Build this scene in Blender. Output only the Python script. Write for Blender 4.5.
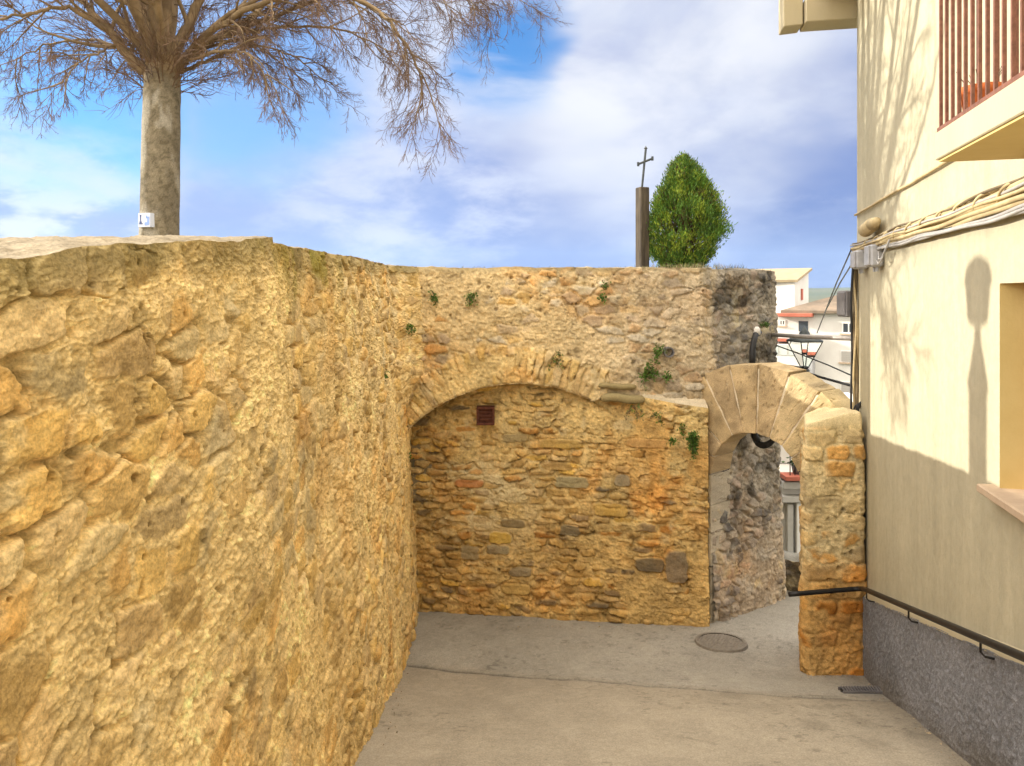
import bpy, math, random
import numpy as np
from mathutils import Vector, Matrix

# ------------------------------------------------------------------ camera, sky, sun, exposure
for o in list(bpy.data.objects):
    bpy.data.objects.remove(o, do_unlink=True)
S = bpy.context.scene
COL = S.collection
F, HX, HY, EYE = 720.0, 512.0, 295.0, 1.6        # focal length in px, principal column, horizon row, eye height

cam = bpy.data.objects.new('camera', bpy.data.cameras.new('camera'))
COL.objects.link(cam)
cam.location = (0, 0, EYE)
cam.rotation_euler = (math.radians(90), 0, 0)
cam.data.sensor_width = 36
cam.data.lens = F / 1024 * 36
cam.data.shift_y = -(383 - HY) / 1024
cam.data.clip_start = 0.05
cam.data.clip_end = 20000
S.camera = cam

S.view_settings.view_transform = 'Standard'
S.view_settings.look = 'None'
S.view_settings.gamma = 1
S.view_settings.use_curve_mapping = False
S.view_settings.exposure = 1.08
K = 2 ** S.view_settings.exposure

SUN = Vector((-1.0, 0.2, 0.345)).normalized()
SUN_EL = math.asin(SUN.z)
SUN_AZ = math.atan2(SUN.x, SUN.y)
sl = bpy.data.lights.new('sun', 'SUN')
sl.energy = 3.25
sl.angle = math.radians(0.4)
sl.color = (1.0, 0.94, 0.82)
so = bpy.data.objects.new('sun', sl)
COL.objects.link(so)
so.location = (-30, 6, 14)
so.rotation_euler = (-SUN).to_track_quat('-Z', 'Y').to_euler()

W = bpy.data.worlds.new('World')
S.world = W
W.use_nodes = True
wt = W.node_tree
wt.nodes.clear()


def wn(t, **kw):
    n = wt.nodes.new(t)
    for k, v in kw.items():
        setattr(n, k, v)
    return n


def wl(a, b):
    wt.links.new(a, b)


SKY_STRENGTH = 0.12
bg = wn('ShaderNodeBackground')
bg.inputs['Strength'].default_value = SKY_STRENGTH
wo = wn('ShaderNodeOutputWorld')
wl(bg.outputs[0], wo.inputs[0])
sky = wn('ShaderNodeTexSky', sky_type='NISHITA', sun_disc=False)
sky.sun_elevation = SUN_EL
sky.sun_rotation = SUN_AZ % (2 * math.pi)
sky.air_density = 1.0
sky.dust_density = 0.6
sky.ozone_density = 1.6
tc = wn('ShaderNodeTexCoord')


def noise(scale, detail, rough, vec, dist=0.0):
    n = wn('ShaderNodeTexNoise')
    n.inputs['Scale'].default_value = scale
    n.inputs['Detail'].default_value = detail
    n.inputs['Roughness'].default_value = rough
    n.inputs['Distortion'].default_value = dist
    wl(vec, n.inputs['Vector'])
    return n


def vmath(op, a, b):
    n = wn('ShaderNodeVectorMath', operation=op)
    for i, v in enumerate((a, b)):
        if isinstance(v, (tuple, list)):
            n.inputs[i].default_value = v
        elif v is not None:
            wl(v, n.inputs[i])
    return n


def smath(op, a, b=None, clamp=False):
    n = wn('ShaderNodeMath', operation=op, use_clamp=clamp)
    for i, v in enumerate((a, b)):
        if v is None:
            continue
        if isinstance(v, (int, float)):
            n.inputs[i].default_value = v
        else:
            wl(v, n.inputs[i])
    return n.outputs[0]


def sstep(v, lo, hi, a=0.0, b=1.0):
    n = wn('ShaderNodeMapRange', interpolation_type='SMOOTHSTEP')
    n.inputs[1].default_value = lo
    n.inputs[2].default_value = hi
    n.inputs[3].default_value = a
    n.inputs[4].default_value = b
    wl(v, n.inputs[0])
    return n.outputs[0]


def mixc(f, a, b):
    n = wn('ShaderNodeMix', data_type='RGBA')
    for s_, v in ((n.inputs[0], f), (n.inputs[6], a), (n.inputs[7], b)):
        if isinstance(v, (int, float)):
            s_.default_value = v
        elif isinstance(v, tuple):
            s_.default_value = (*v, 1)
        else:
            wl(v, s_)
    return n.outputs[2]


D0 = vmath('NORMALIZE', tc.outputs['Generated'], None).outputs[0]
stretch = vmath('MULTIPLY', D0, (1.0, 1.0, 2.2)).outputs[0]
wn1 = noise(2.6, 4, 0.55, stretch)
warp = vmath('SCALE', vmath('SUBTRACT', wn1.outputs['Color'], (0.5, 0.5, 0.5)).outputs[0], None)
warp.inputs['Scale'].default_value = 0.30
D = vmath('NORMALIZE', vmath('ADD', D0, warp.outputs[0]).outputs[0], None).outputs[0]
big = noise(3.2, 6, 0.55, stretch, 0.35)
fine = noise(8.0, 6, 0.58, stretch, 0.15)


def lobe(px, py, r0, r1):
    """soft round patch of the sky around one direction; 1 inside r0, 0 outside r1 (in tangent units)"""
    d = Vector(((px - HX) / F, 1, (HY - py) / F)).normalized()
    dt = wn('ShaderNodeVectorMath', operation='DOT_PRODUCT')
    wl(D, dt.inputs[0])
    dt.inputs[1].default_value = d
    return sstep(dt.outputs['Value'], math.cos(math.atan(r1)), math.cos(math.atan(r0)))


def C(r, g, b):                                   # display colour (0-255) -> value before sky strength and exposure
    f = lambda c: ((c / 255 + 0.055) / 1.055) ** 2.4 if c > 10 else c / 255 / 12.92
    return tuple(f(c) / SKY_STRENGTH / K for c in (r, g, b))


sep = wn('ShaderNodeSeparateXYZ')
wl(D0, sep.inputs[0])
elev = sep.outputs['Z']
low = sstep(elev, -0.02, 0.30)
c_low = C(122, 152, 226)
c_high = C(196, 212, 246)
base = mixc(low, c_low, c_high)
# grey-blue bank low on the right, white billows above and left, clear blue gaps
bank = smath('MULTIPLY', lobe(790, 245, 0.12, 0.52), sstep(big.outputs['Fac'], 0.25, 0.7, 0.75, 1.0))
base = mixc(bank, base, C(88, 114, 188))
bank2 = smath('MULTIPLY', lobe(570, 235, 0.06, 0.30), 0.8)
base = mixc(bank2, base, C(96, 124, 204))
wh = smath('MULTIPLY', lobe(650, 40, 0.08, 0.34), sstep(big.outputs['Fac'], 0.30, 0.62, 0.45, 1.0))
base = mixc(wh, base, C(246, 247, 253))
wh2 = smath('MULTIPLY', lobe(30, 165, 0.07, 0.20), sstep(fine.outputs['Fac'], 0.40, 0.58, 0.15, 1.0))
base = mixc(wh2, base, C(244, 247, 253))
wh3 = smath('MULTIPLY', lobe(420, 150, 0.04, 0.22), sstep(fine.outputs['Fac'], 0.34, 0.72, 0.0, 0.8))
base = mixc(wh3, base, C(228, 232, 250))
wisps = sstep(fine.outputs['Fac'], 0.46, 0.78, 0.0, 0.38)
base = mixc(wisps, base, C(222, 228, 248))
# unseen sky overhead and behind the camera, brightened to fill the shaded walls
overhead = sstep(elev, 0.36, 0.72)
behind = sstep(sep.outputs['Y'], 0.35, -0.25)
bright = smath('MAXIMUM', overhead, smath('MULTIPLY', behind, sstep(elev, -0.05, 0.12)))
base = mixc(bright, base, tuple(v / SKY_STRENGTH / K for v in (3.75, 3.42, 3.0)))
# clear gaps: the physical sky shows through
gap = smath('MAXIMUM', lobe(520, 72, 0.01, 0.11), smath('MULTIPLY', lobe(70, 60, 0.04, 0.19), 0.9))
gap = smath('MAXIMUM', gap, smath('MULTIPLY', lobe(265, 70, 0.03, 0.17), 0.7))
gap = smath('MULTIPLY', gap, sstep(big.outputs['Fac'], 0.66, 0.46, 0.35, 1.0))
tint = vmath('MULTIPLY', sky.outputs[0], (.16, .51, .88)).outputs[0]
final = mixc(gap, base, tint)
wl(final, bg.inputs['Color'])

# ------------------------------------------------------------------ helpers
rng = np.random.default_rng(7)
random.seed(7)


def P(x, y, z):
    """the point at picture position x, y that stands z metres in front of the camera"""
    return Vector(((x - HX) / F * z, z, EYE + (HY - y) / F * z))


def ground_z(Y):
    """height of the alley: steep near the camera, easing towards the gate"""
    a = 0.014 - 0.335 * Y
    b = -1.89 - 0.1 * Y
    k = 0.06
    return np.logaddexp(a / k, b / k) * k if isinstance(Y, np.ndarray) else float(np.logaddexp(a / k, b / k) * k)


def tag(o, label=None, cat=None, group=None, kind=None):
    if label:
        o['label'] = label
    if cat:
        o['category'] = cat
    if group:
        o['group'] = group
    if kind:
        o['kind'] = kind
    return o


def empty(name, loc=(0, 0, 0), rz=0.0):
    o = bpy.data.objects.new(name, None)
    o.location = loc
    o.rotation_euler = (0, 0, rz)
    o.empty_display_size = 0.1
    COL.objects.link(o)
    return o


def link(name, me, mat, parent=None):
    o = bpy.data.objects.new(name, me)
    COL.objects.link(o)
    if mat is not None:
        me.materials.append(mat)
    if parent is not None:
        o.parent = parent
        p, off = parent, Vector((0, 0, 0))
        # parts are modelled in world space: cancel the parents' placement
        o.matrix_parent_inverse = world_of(parent).inverted()
    return o


def world_of(o):
    m = Matrix.LocRotScale(o.location, o.rotation_euler, o.scale)
    if o.parent is not None:
        m = world_of(o.parent) @ o.matrix_parent_inverse @ m
    return m


class MB:
    """collects shapes and links them as one mesh"""

    def __init__(self):
        self.v, self.f, self.c = [], [], []
        self.col = None

    def add(self, verts, faces):
        b = len(self.v)
        self.v += [tuple(p) for p in verts]
        self.f += [tuple(i + b for i in f) for f in faces]
        if self.col is not None:
            self.c += [self.col] * len(verts)

    def quad(self, a, b, c, d):
        self.add((a, b, c, d), ((0, 1, 2, 3),))

    def frame_box(self, o, ax, ay, az, bev=0.0):
        """box with corner o and edge vectors ax, ay, az; optional chamfer"""
        o, ax, ay, az = Vector(o), Vector(ax), Vector(ay), Vector(az)
        if bev <= 0:
            vs = [o + ax * i + ay * j + az * k for k in (0, 1) for j in (0, 1) for i in (0, 1)]
            self.add(vs, ((0, 2, 3, 1), (4, 5, 7, 6), (0, 1, 5, 4), (2, 6, 7, 3), (0, 4, 6, 2), (1, 3, 7, 5)))
            return self
        lx, ly, lz = ax.length, ay.length, az.length
        b = min(bev, lx * .45, ly * .45, lz * .45)
        ux, uy, uz = ax / lx, ay / ly, az / lz
        vs, idx = [], {}
        for sx in (0, 1):
            for sy in (0, 1):
                for sz in (0, 1):
                    c = o + ax * sx + ay * sy + az * sz
                    dx, dy, dz = ux * (b if sx == 0 else -b), uy * (b if sy == 0 else -b), uz * (b if sz == 0 else -b)
                    for m, q in enumerate((c + dy + dz, c + dx + dz, c + dx + dy)):
                        idx[(sx, sy, sz, m)] = len(vs)
                        vs.append(q)
        fs = []
        g = idx
        for s in (0, 1):
            fs.append([g[(s, 0, 0, 0)], g[(s, 1, 0, 0)], g[(s, 1, 1, 0)], g[(s, 0, 1, 0)]])
            fs.append([g[(0, s, 0, 1)], g[(1, s, 0, 1)], g[(1, s, 1, 1)], g[(0, s, 1, 1)]])
            fs.append([g[(0, 0, s, 2)], g[(1, 0, s, 2)], g[(1, 1, s, 2)], g[(0, 1, s, 2)]])
        for a in (0, 1):
            for c in (0, 1):
                fs.append([g[(a, c, 0, 0)], g[(a, c, 1, 0)], g[(a, c, 1, 1)], g[(a, c, 0, 1)]])
                fs.append([g[(a, 0, c, 0)], g[(a, 1, c, 0)], g[(a, 1, c, 2)], g[(a, 0, c, 2)]])
                fs.append([g[(0, a, c, 1)], g[(1, a, c, 1)], g[(1, a, c, 2)], g[(0, a, c, 2)]])
        for a in (0, 1):
            for c in (0, 1):
                for d in (0, 1):
                    fs.append([g[(a, c, d, 0)], g[(a, c, d, 1)], g[(a, c, d, 2)]])
        self.add(vs, fs)
        return self

    def box(self, x0, x1, y0, y1, z0, z1, bev=0.0):
        return self.frame_box((x0, y0, z0), (x1 - x0, 0, 0), (0, y1 - y0, 0), (0, 0, z1 - z0), bev)

    def tube(self, pts, rad, n=6, cap=True):
        pts = [Vector(p) for p in pts]
        if isinstance(rad, (int, float)):
            rad = [rad] * len(pts)
        vs, fs = [], []
        up = None
        for i, p in enumerate(pts):
            t = (pts[min(i + 1, len(pts) - 1)] - pts[max(i - 1, 0)])
            t = t.normalized() if t.length > 1e-9 else Vector((0, 0, 1))
            if up is None:
                up = t.orthogonal().normalized()
            up = (up - t * up.dot(t))
            up = up.normalized() if up.length > 1e-6 else t.orthogonal().normalized()
            w = t.cross(up)
            for k in range(n):
                a = 2 * math.pi * k / n
                vs.append(p + (up * math.cos(a) + w * math.sin(a)) * rad[i])
        for i in range(len(pts) - 1):
            for k in range(n):
                k2 = (k + 1) % n
                fs.append((i * n + k, i * n + k2, (i + 1) * n + k2, (i + 1) * n + k))
        if cap and n > 3:
            fs.append(tuple(range(n - 1, -1, -1)))
            fs.append(tuple((len(pts) - 1) * n + k for k in range(n)))
        self.add(vs, fs)
        return self

    def lathe(self, base, prof, n=16):
        base = Vector(base)
        vs, fs = [], []
        for r, h in prof:
            for k in range(n):
                a = 2 * math.pi * k / n
                vs.append(base + Vector((r * math.cos(a), r * math.sin(a), h)))
        for i in range(len(prof) - 1):
            for k in range(n):
                k2 = (k + 1) % n
                fs.append((i * n + k, i * n + k2, (i + 1) * n + k2, (i + 1) * n + k))
        self.add(vs, fs)
        return self

    def build(self, name, mat, parent=None, smooth=False):
        me = bpy.data.meshes.new(name)
        me.from_pydata(self.v, [], self.f)
        if self.c:
            at = me.color_attributes.new('Col', 'FLOAT_COLOR', 'POINT')
            arr = np.ones((len(self.v), 4), np.float32)
            arr[:, :3] = np.array(self.c, np.float32)
            at.data.foreach_set('color', arr.ravel())
        me.validate()
        if smooth:
            me.polygons.foreach_set('use_smooth', [True] * len(me.polygons))
        me.update()
        return link(name, me, mat, parent)


def grid_mesh(name, pts, col, mat, parent=None, keep=None, flip=False):
    """one mesh from a (rows, columns, 3) array of points with a colour per point"""
    nr, nc = pts.shape[:2]
    idx = np.arange(nr * nc).reshape(nr, nc)
    q = np.stack([idx[:-1, :-1], idx[:-1, 1:], idx[1:, 1:], idx[1:, :-1]], -1)
    if flip:
        q = q[..., ::-1]
    if keep is not None:
        q = q[keep]
    q = q.reshape(-1, 4)
    used = np.unique(q)
    remap = np.full(nr * nc, -1, np.int64)
    remap[used] = np.arange(len(used))
    q = remap[q]
    me = bpy.data.meshes.new(name)
    me.vertices.add(len(used))
    me.vertices.foreach_set('co', pts.reshape(-1, 3)[used].astype(np.float32).ravel())
    me.loops.add(q.size)
    me.loops.foreach_set('vertex_index', q.astype(np.int32).ravel())
    me.polygons.add(len(q))
    me.polygons.foreach_set('loop_start', np.arange(0, q.size, 4, dtype=np.int32))
    me.polygons.foreach_set('use_smooth', np.ones(len(q), bool))
    if col is not None:
        at = me.color_attributes.new('Col', 'FLOAT_COLOR', 'POINT')
        arr = np.ones((len(used), 4), np.float32)
        arr[:, :3] = np.clip(col.reshape(-1, 3)[used], 0.004, 0.9)
        at.data.foreach_set('color', arr.ravel())
    me.update(calc_edges=True)
    return link(name, me, mat, parent)


# ---- numpy noise
_tables = {}


def table(seed):
    if seed not in _tables:
        _tables[seed] = np.random.default_rng(seed).random((256, 256)).astype(np.float32)
    return _tables[seed]


def vnoise(x, y, seed):
    t = table(seed)
    x, y = np.broadcast_arrays(np.asarray(x, np.float32), np.asarray(y, np.float32))
    xf, yf = np.floor(x), np.floor(y)
    xi, yi = xf.astype(np.int32), yf.astype(np.int32)
    fx, fy = x - xf, y - yf
    fx, fy = fx * fx * fx * (fx * (fx * 6 - 15) + 10), fy * fy * fy * (fy * (fy * 6 - 15) + 10)
    g = lambda i, j: t[(yi + j) & 255, (xi + i) & 255]
    return (g(0, 0) * (1 - fx) + g(1, 0) * fx) * (1 - fy) + (g(0, 1) * (1 - fx) + g(1, 1) * fx) * fy


def fbm(x, y, seed, octv=4, gain=0.5):
    s, a, n = 0.0, 1.0, 0.0
    for i in range(octv):
        s = s + a * vnoise(x * 2 ** i + 17.3 * i, y * 2 ** i + 9.1 * i, seed + i)
        n += a
        a *= gain
    return s / n


def ss(a, b, x):
    t = np.clip((x - a) / (b - a), 0, 1)
    return t * t * (3 - 2 * t)


def cells(x, y, seed, cw, ch, jx=0.42, jy=0.3, p=2):
    """stones: jittered, staggered cells of about cw x ch. Returns distance to the joint (m), id, local position"""
    t = np.random.default_rng(seed).random((6, 128, 128))
    row = np.floor(y / ch).astype(int)
    best = np.full(x.shape, 1e9)
    sec = np.full(x.shape, 1e9)
    bx = np.zeros(x.shape); by = np.zeros(x.shape); bid = np.zeros(x.shape, int)
    sx = np.zeros(x.shape); sy = np.zeros(x.shape)
    cand = []
    for dr in (-1, 0, 1):
        r = row + dr
        shift = t[0, r & 127, 5]
        wrow = cw * (0.75 + 0.6 * t[0, r & 127, 9])
        c0 = np.floor(x / wrow - shift).astype(int)
        for dc in (-1, 0, 1):
            c = c0 + dc
            px = (c + shift + 0.5 + (t[1, r & 127, c & 127] - 0.5) * 2 * jx) * wrow
            py = (r + 0.5 + (t[2, r & 127, c & 127] - 0.5) * 2 * jy) * ch
            d = np.abs((px - x) / cw) ** p + np.abs((py - y) / ch) ** p
            cid = (r & 127) * 128 + (c & 127)
            closer = d < best
            mid = (~closer) & (d < sec)
            sec = np.where(closer, best, np.where(mid, d, sec))
            sx = np.where(closer, bx, np.where(mid, px, sx))
            sy = np.where(closer, by, np.where(mid, py, sy))
            best = np.where(closer, d, best)
            bx = np.where(closer, px, bx); by = np.where(closer, py, by); bid = np.where(closer, cid, bid)
    if p > 2:
        return (sec ** (1 / p) - best ** (1 / p)) * .55 * np.sqrt(cw * ch), bid, (x - bx), (y - by)
    dist = np.sqrt(((bx - sx) / cw) ** 2 + ((by - sy) / ch) ** 2) + 1e-6
    e = (sec - best) / (2 * dist)
    return e * np.sqrt(cw * ch), bid, (x - bx), (y - by)


def rnd_id(bid, k):
    t = np.random.default_rng(991 + k).random(128 * 128)
    return t[bid]


PAL = np.array([(.56, .35, .105), (.58, .41, .17), (.55, .28, .07), (.42, .28, .10), (.64, .47, .22), (.47, .37, .20), (.60, .38, .11), (.36, .26, .12)])


PAL_A = np.array([(.62, .42, .155), (.56, .39, .18), (.62, .39, .14), (.48, .325, .13), (.70, .515, .26), (.58, .445, .23), (.66, .445, .16), (.50, .365, .18)])


def rubble(x, y, seed, cw, ch, cover, relief, pal=PAL, mortar=(.62, .45, .18), mw=0.016, warp=0.05, pits=1.0, wts=None, p=2, jx=.42, jy=.3, rake=.5, erode=1.0):
    """height (m) and colour of rubble masonry at wall coordinates x, y; cover = how far mortar is smeared over the stones"""
    wx = x + (fbm(x * 3.1, y * 3.1, seed + 1, 3) - .5) * warp * 2 + (vnoise(x * 14, y * 14, seed + 2) - .5) * 0.018
    wy = y + (fbm(x * 2.3, y * 2.3, seed + 3, 3) - .5) * warp * 2 + (vnoise(x * 14, y * 14, seed + 4) - .5) * 0.018
    e, bid, lx, ly = cells(wx, wy, seed, cw, ch, jx, jy, p)
    r0, r1, r2, r3, r4 = (rnd_id(bid, seed * 7 + k) for k in range(5))
    e = e + (fbm(x * 24, y * 24, seed + 5, 3, .6) - .5) * .030
    mwl = mw * (0.6 + 1.2 * fbm(x * 4, y * 4, seed + 6, 2))
    m = ss(mwl * 0.4, mwl * 1.5, e)
    cov = fbm(x * 1.7, y * 1.7, seed + 8, 4)
    cov2 = ss(0.62 - cover * 0.35, 0.74 - cover * 0.3, cov + (r3 - .5) * 0.25 + (fbm(x * 9, y * 9, seed + 9, 3) - .5) * .22)
    m = m * (1 - cov2)
    fine = fbm(x * 22, y * 22, seed + 12, 4, .55)
    rough = fbm(x * 7, y * 7, seed + 13, 4, .5)
    ridge = 1 - np.abs(2 * fbm(x * 9, y * 11, seed + 15, 4, .55) - 1)
    bul = ss(0, 0.05, e) * 0.22 + ss(.002, 0.014, e) * 0.78
    h_st = relief * (0.35 + 0.8 * r0) * bul + (r1 - .5) * relief * (lx / cw) * 1.2 + (r2 - .5) * relief * (ly / ch) * 1.2
    h_st = h_st + (rough - .5) * relief * 0.7
    h_mo = (fbm(x * 5, y * 5, seed + 20, 4) - .45) * relief * 1.2 + cov2 * relief * 0.35 + (ridge - .6) * relief * 0.35
    grit = fbm(x * 75, y * 75, seed + 22, 3, .6)
    h_mo = h_mo + (grit - .5) * .012 + np.maximum(0, vnoise(x * 48, y * 48, seed + 23) - .72) * .03
    h = h_mo * (1 - m) + h_st * m + (fine - .5) * 0.016
    # weathering: chipped ridges everywhere, raked-out joints in places
    er = fbm(x * 13 + (rough - .5) * 2, y * 17, seed + 25, 5, .58)
    h = h + (np.abs(er * 2 - 1) ** .8 - .25) * -.034 * erode * (1 - .72 * m)
    open_j = ss(.48, .62, fbm(x * 2.1 + 7, y * 2.1, seed + 28, 4)) * (1 - ss(.0, mwl * 1.1, e)) * (1 - cov2)
    h = h - open_j * .05 * rake
    # small pits and a few deeper holes
    pe, pid, plx, ply = cells(x + (fine - .5) * .03, y + (rough - .5) * .04, seed + 31, 0.075, 0.06, .45, .45)
    pr = np.sqrt(plx ** 2 + ply ** 2)
    hole = (rnd_id(pid, seed + 77) > 0.80) * (1 - ss(0.004, 0.008 + 0.016 * rnd_id(pid, seed + 78), pr))
    big_hole = (rnd_id(pid, seed + 79) > .982) * (1 - ss(.008, .030, pr + (fine - .5) * .05))
    h = h - hole * 0.022 * pits - big_hole * .035 * pits
    w = np.ones(len(pal)) if wts is None else np.array(wts, float)
    cum = np.cumsum(w / w.sum())
    k = np.searchsorted(cum, rnd_id(bid, seed + 55) * 0.9999)
    cst = pal[k] * (0.82 + 0.36 * r4)[..., None]
    mo = np.array(mortar)
    tone = 0.74 + 0.52 * fbm(x * 2.6, y * 2.6, seed + 40, 4)
    gr = 0.68 + 0.64 * fbm(x * 34, y * 34, seed + 43, 4, .65)
    mott = 0.80 + 0.4 * fbm(x * 8, y * 8, seed + 47, 3)
    col = (cst * m[..., None] + mo * (1 - m[..., None])) * (tone * gr * mott)[..., None]
    col = col * (1 - .26 * ss(.55, .30, er) * (1 - .5 * m) - .34 * open_j * rake)[..., None] * 1.06
    col = col * (1 - .35 * np.maximum(hole, big_hole) * min(1, pits))[..., None]
    # rust-orange and pale lime patches
    og = ss(.60, .76, fbm(x * 1.9 + 31, y * 1.9, seed + 60, 4))[..., None]
    col = col * (1 - og * .42) + col * np.array((1.0, .74, .45)) * og * .42
    li = ss(.66, .80, fbm(x * 3.3 + 11, y * 3.3 + 5, seed + 64, 5, .6))[..., None] * .55
    col = col * (1 - li) + np.array((.66, .55, .33)) * li
    return h, col, m, e


# ---- materials
def new_mat(name):
    m = bpy.data.materials.new(name)
    m.use_nodes = True
    nt = m.node_tree
    b = nt.nodes['Principled BSDF']
    return m, nt, b


def nd(nt, t, **kw):
    n = nt.nodes.new(t)
    for k, v in kw.items():
        setattr(n, k, v)
    return n


def stone_mat(name, bump=0.5, rough=0.92, scale=1.0):
    """colour per point of the mesh, broken up with grain, and a fine bump"""
    m, nt, b = new_mat(name)
    a = nd(nt, 'ShaderNodeVertexColor', layer_name='Col')
    g = nd(nt, 'ShaderNodeNewGeometry')
    n1 = nd(nt, 'ShaderNodeTexNoise')
    n1.inputs['Scale'].default_value = 95 * scale
    n1.inputs['Detail'].default_value = 5
    n1.inputs['Roughness'].default_value = 0.65
    n2 = nd(nt, 'ShaderNodeTexNoise')
    n2.inputs['Scale'].default_value = 26 * scale
    n2.inputs['Detail'].default_value = 6
    n2.inputs['Roughness'].default_value = 0.6
    nt.links.new(g.outputs['Position'], n1.inputs['Vector'])
    nt.links.new(g.outputs['Position'], n2.inputs['Vector'])
    mr = nd(nt, 'ShaderNodeMapRange')
    mr.inputs[1].default_value, mr.inputs[2].default_value = 0.3, 0.7
    mr.inputs[3].default_value, mr.inputs[4].default_value = 0.68, 1.3
    nt.links.new(n1.outputs['Fac'], mr.inputs[0])
    mx = nd(nt, 'ShaderNodeMix', data_type='RGBA', blend_type='MULTIPLY')
    mx.inputs[0].default_value = 1
    nt.links.new(a.outputs['Color'], mx.inputs[6])
    nt.links.new(mr.outputs[0], mx.inputs[7])
    nt.links.new(mx.outputs[2], b.inputs['Base Color'])
    ad = nd(nt, 'ShaderNodeMath', operation='ADD')
    nt.links.new(n1.outputs['Fac'], ad.inputs[0])
    nt.links.new(n2.outputs['Fac'], ad.inputs[1])
    bp = nd(nt, 'ShaderNodeBump')
    bp.inputs['Strength'].default_value = bump
    bp.inputs['Distance'].default_value = 0.012
    nt.links.new(ad.outputs[0], bp.inputs['Height'])
    nt.links.new(bp.outputs[0], b.inputs['Normal'])
    b.inputs['Roughness'].default_value = rough
    b.inputs['Specular IOR Level'].default_value = 0.15
    return m


def plain(name, c1, c2=None, scale=8.0, rough=0.7, bump=0.0, bscale=60.0, metal=0.0, stretch=(1, 1, 1), spec=0.3, lo=.35, hi=.65):
    """two-tone noise material"""
    m, nt, b = new_mat(name)
    c2 = c2 or tuple(v * 0.8 for v in c1)
    g = nd(nt, 'ShaderNodeNewGeometry')
    mp = nd(nt, 'ShaderNodeVectorMath', operation='MULTIPLY')
    mp.inputs[1].default_value = stretch
    nt.links.new(g.outputs['Position'], mp.inputs[0])
    n = nd(nt, 'ShaderNodeTexNoise')
    n.inputs['Scale'].default_value = scale
    n.inputs['Detail'].default_value = 6
    n.inputs['Roughness'].default_value = 0.6
    nt.links.new(mp.outputs[0], n.inputs['Vector'])
    r = nd(nt, 'ShaderNodeValToRGB')
    r.color_ramp.elements[0].position, r.color_ramp.elements[1].position = lo, hi
    r.color_ramp.elements[0].color, r.color_ramp.elements[1].color = (*c1, 1), (*c2, 1)
    nt.links.new(n.outputs['Fac'], r.inputs[0])
    nt.links.new(r.outputs[0], b.inputs['Base Color'])
    b.inputs['Roughness'].default_value = rough
    b.inputs['Metallic'].default_value = metal
    b.inputs['Specular IOR Level'].default_value = spec
    if bump:
        n2 = nd(nt, 'ShaderNodeTexNoise')
        n2.inputs['Scale'].default_value = bscale
        n2.inputs['Detail'].default_value = 4
        nt.links.new(mp.outputs[0], n2.inputs['Vector'])
        bp = nd(nt, 'ShaderNodeBump')
        bp.inputs['Strength'].default_value = bump
        bp.inputs['Distance'].default_value = 0.01
        nt.links.new(n2.outputs['Fac'], bp.inputs['Height'])
        nt.links.new(bp.outputs[0], b.inputs['Normal'])
    return m


def leaf_mat(name, rough=0.55, trans=0.25):
    m, nt, b = new_mat(name)
    a = nd(nt, 'ShaderNodeVertexColor', layer_name='Col')
    nt.links.new(a.outputs['Color'], b.inputs['Base Color'])
    b.inputs['Roughness'].default_value = rough
    b.inputs['Specular IOR Level'].default_value = 0.25
    return m


M_STONE = stone_mat('golden_rubble', 0.55)
M_GREY = stone_mat('lichened_rubble', 0.6)
M_CONC = stone_mat('street_concrete', 0.22, 0.85, 0.8)
M_ASHLAR = stone_mat('dressed_sandstone', 0.35)
M_EARTH = plain('dry_earth', (.30, .24, .15), (.18, .15, .09), 3, .95, .6, 20)
M_CREAM = plain('cream_render', (.50, .435, .295), (.44, .38, .25), 3.2, .85, .35, 38, stretch=(1, 1, .4), lo=.25, hi=.75)
M_CREAM2 = plain('ochre_trim_lit_reveal', (.72, .55, .23), (.66, .49, .19), 3, .8, .1, 50)
M_PLINTH = plain('grey_roughcast', (.13, .13, .145), (.42, .415, .41), 42, .95, 1.0, 48, lo=.3, hi=.72)
M_RAIL = plain('black_iron', (.018, .018, .02), (.03, .028, .026), 20, .45, metal=.6, spec=.5)
M_RUST = plain('rusty_brown_paint', (.23, .10, .065), (.14, .062, .04), 30, .6, .2, 80)
M_TERRA = plain('terracotta', (.62, .17, .05), (.50, .13, .04), 9, .8)
M_WHITE = plain('white_render', (.66, .635, .59), (.58, .55, .505), .8, .85)
M_ROOF = plain('weathered_tiles', (.24, .18, .13), (.15, .12, .09), 1.5, .9)
M_REDTILE = plain('red_tile_edge', (.46, .14, .09), (.36, .11, .07), 2, .8)
M_GLASS = plain('dark_pane', (.05, .06, .075), (.07, .085, .10), 1, .12, spec=.6)
M_GREYP = plain('grey_plastic', (.42, .42, .43), (.33, .33, .34), 15, .5)
M_PIPE = plain('galvanised_pipe', (.34, .31, .29), (.27, .25, .23), 12, .45, metal=.3)
M_BLACK = plain('black_cable', (.014, .014, .016), (.025, .025, .025), 10, .5)
M_TWIG = plain('bare_twigs', (.19, .115, .065), (.11, .075, .055), 3, .9)
M_WOOD = plain('old_timber', (.115, .092, .064), (.045, .037, .029), 6, .85, .5, 30, stretch=(5, 5, .5))
M_CYP = leaf_mat('cypress_foliage')
M_WEED = leaf_mat('wall_weed_foliage')
M_BARK = stone_mat('pale_bark', .5, .9, .6)
M_BRANCH = plain('branch_bark', (.30, .215, .12), (.15, .105, .06), 5, .9, .6, 30)

# ------------------------------------------------------------------ setting: ground, street, terrace, hills
def nonuni(*segs):
    out = []
    for a, b, st in segs:
        n = max(2, int(round((b - a) / st)) + 1)
        out += list(np.linspace(a, b, n))[:-1]
    out.append(segs[-1][1])
    return np.array(out)


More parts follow.
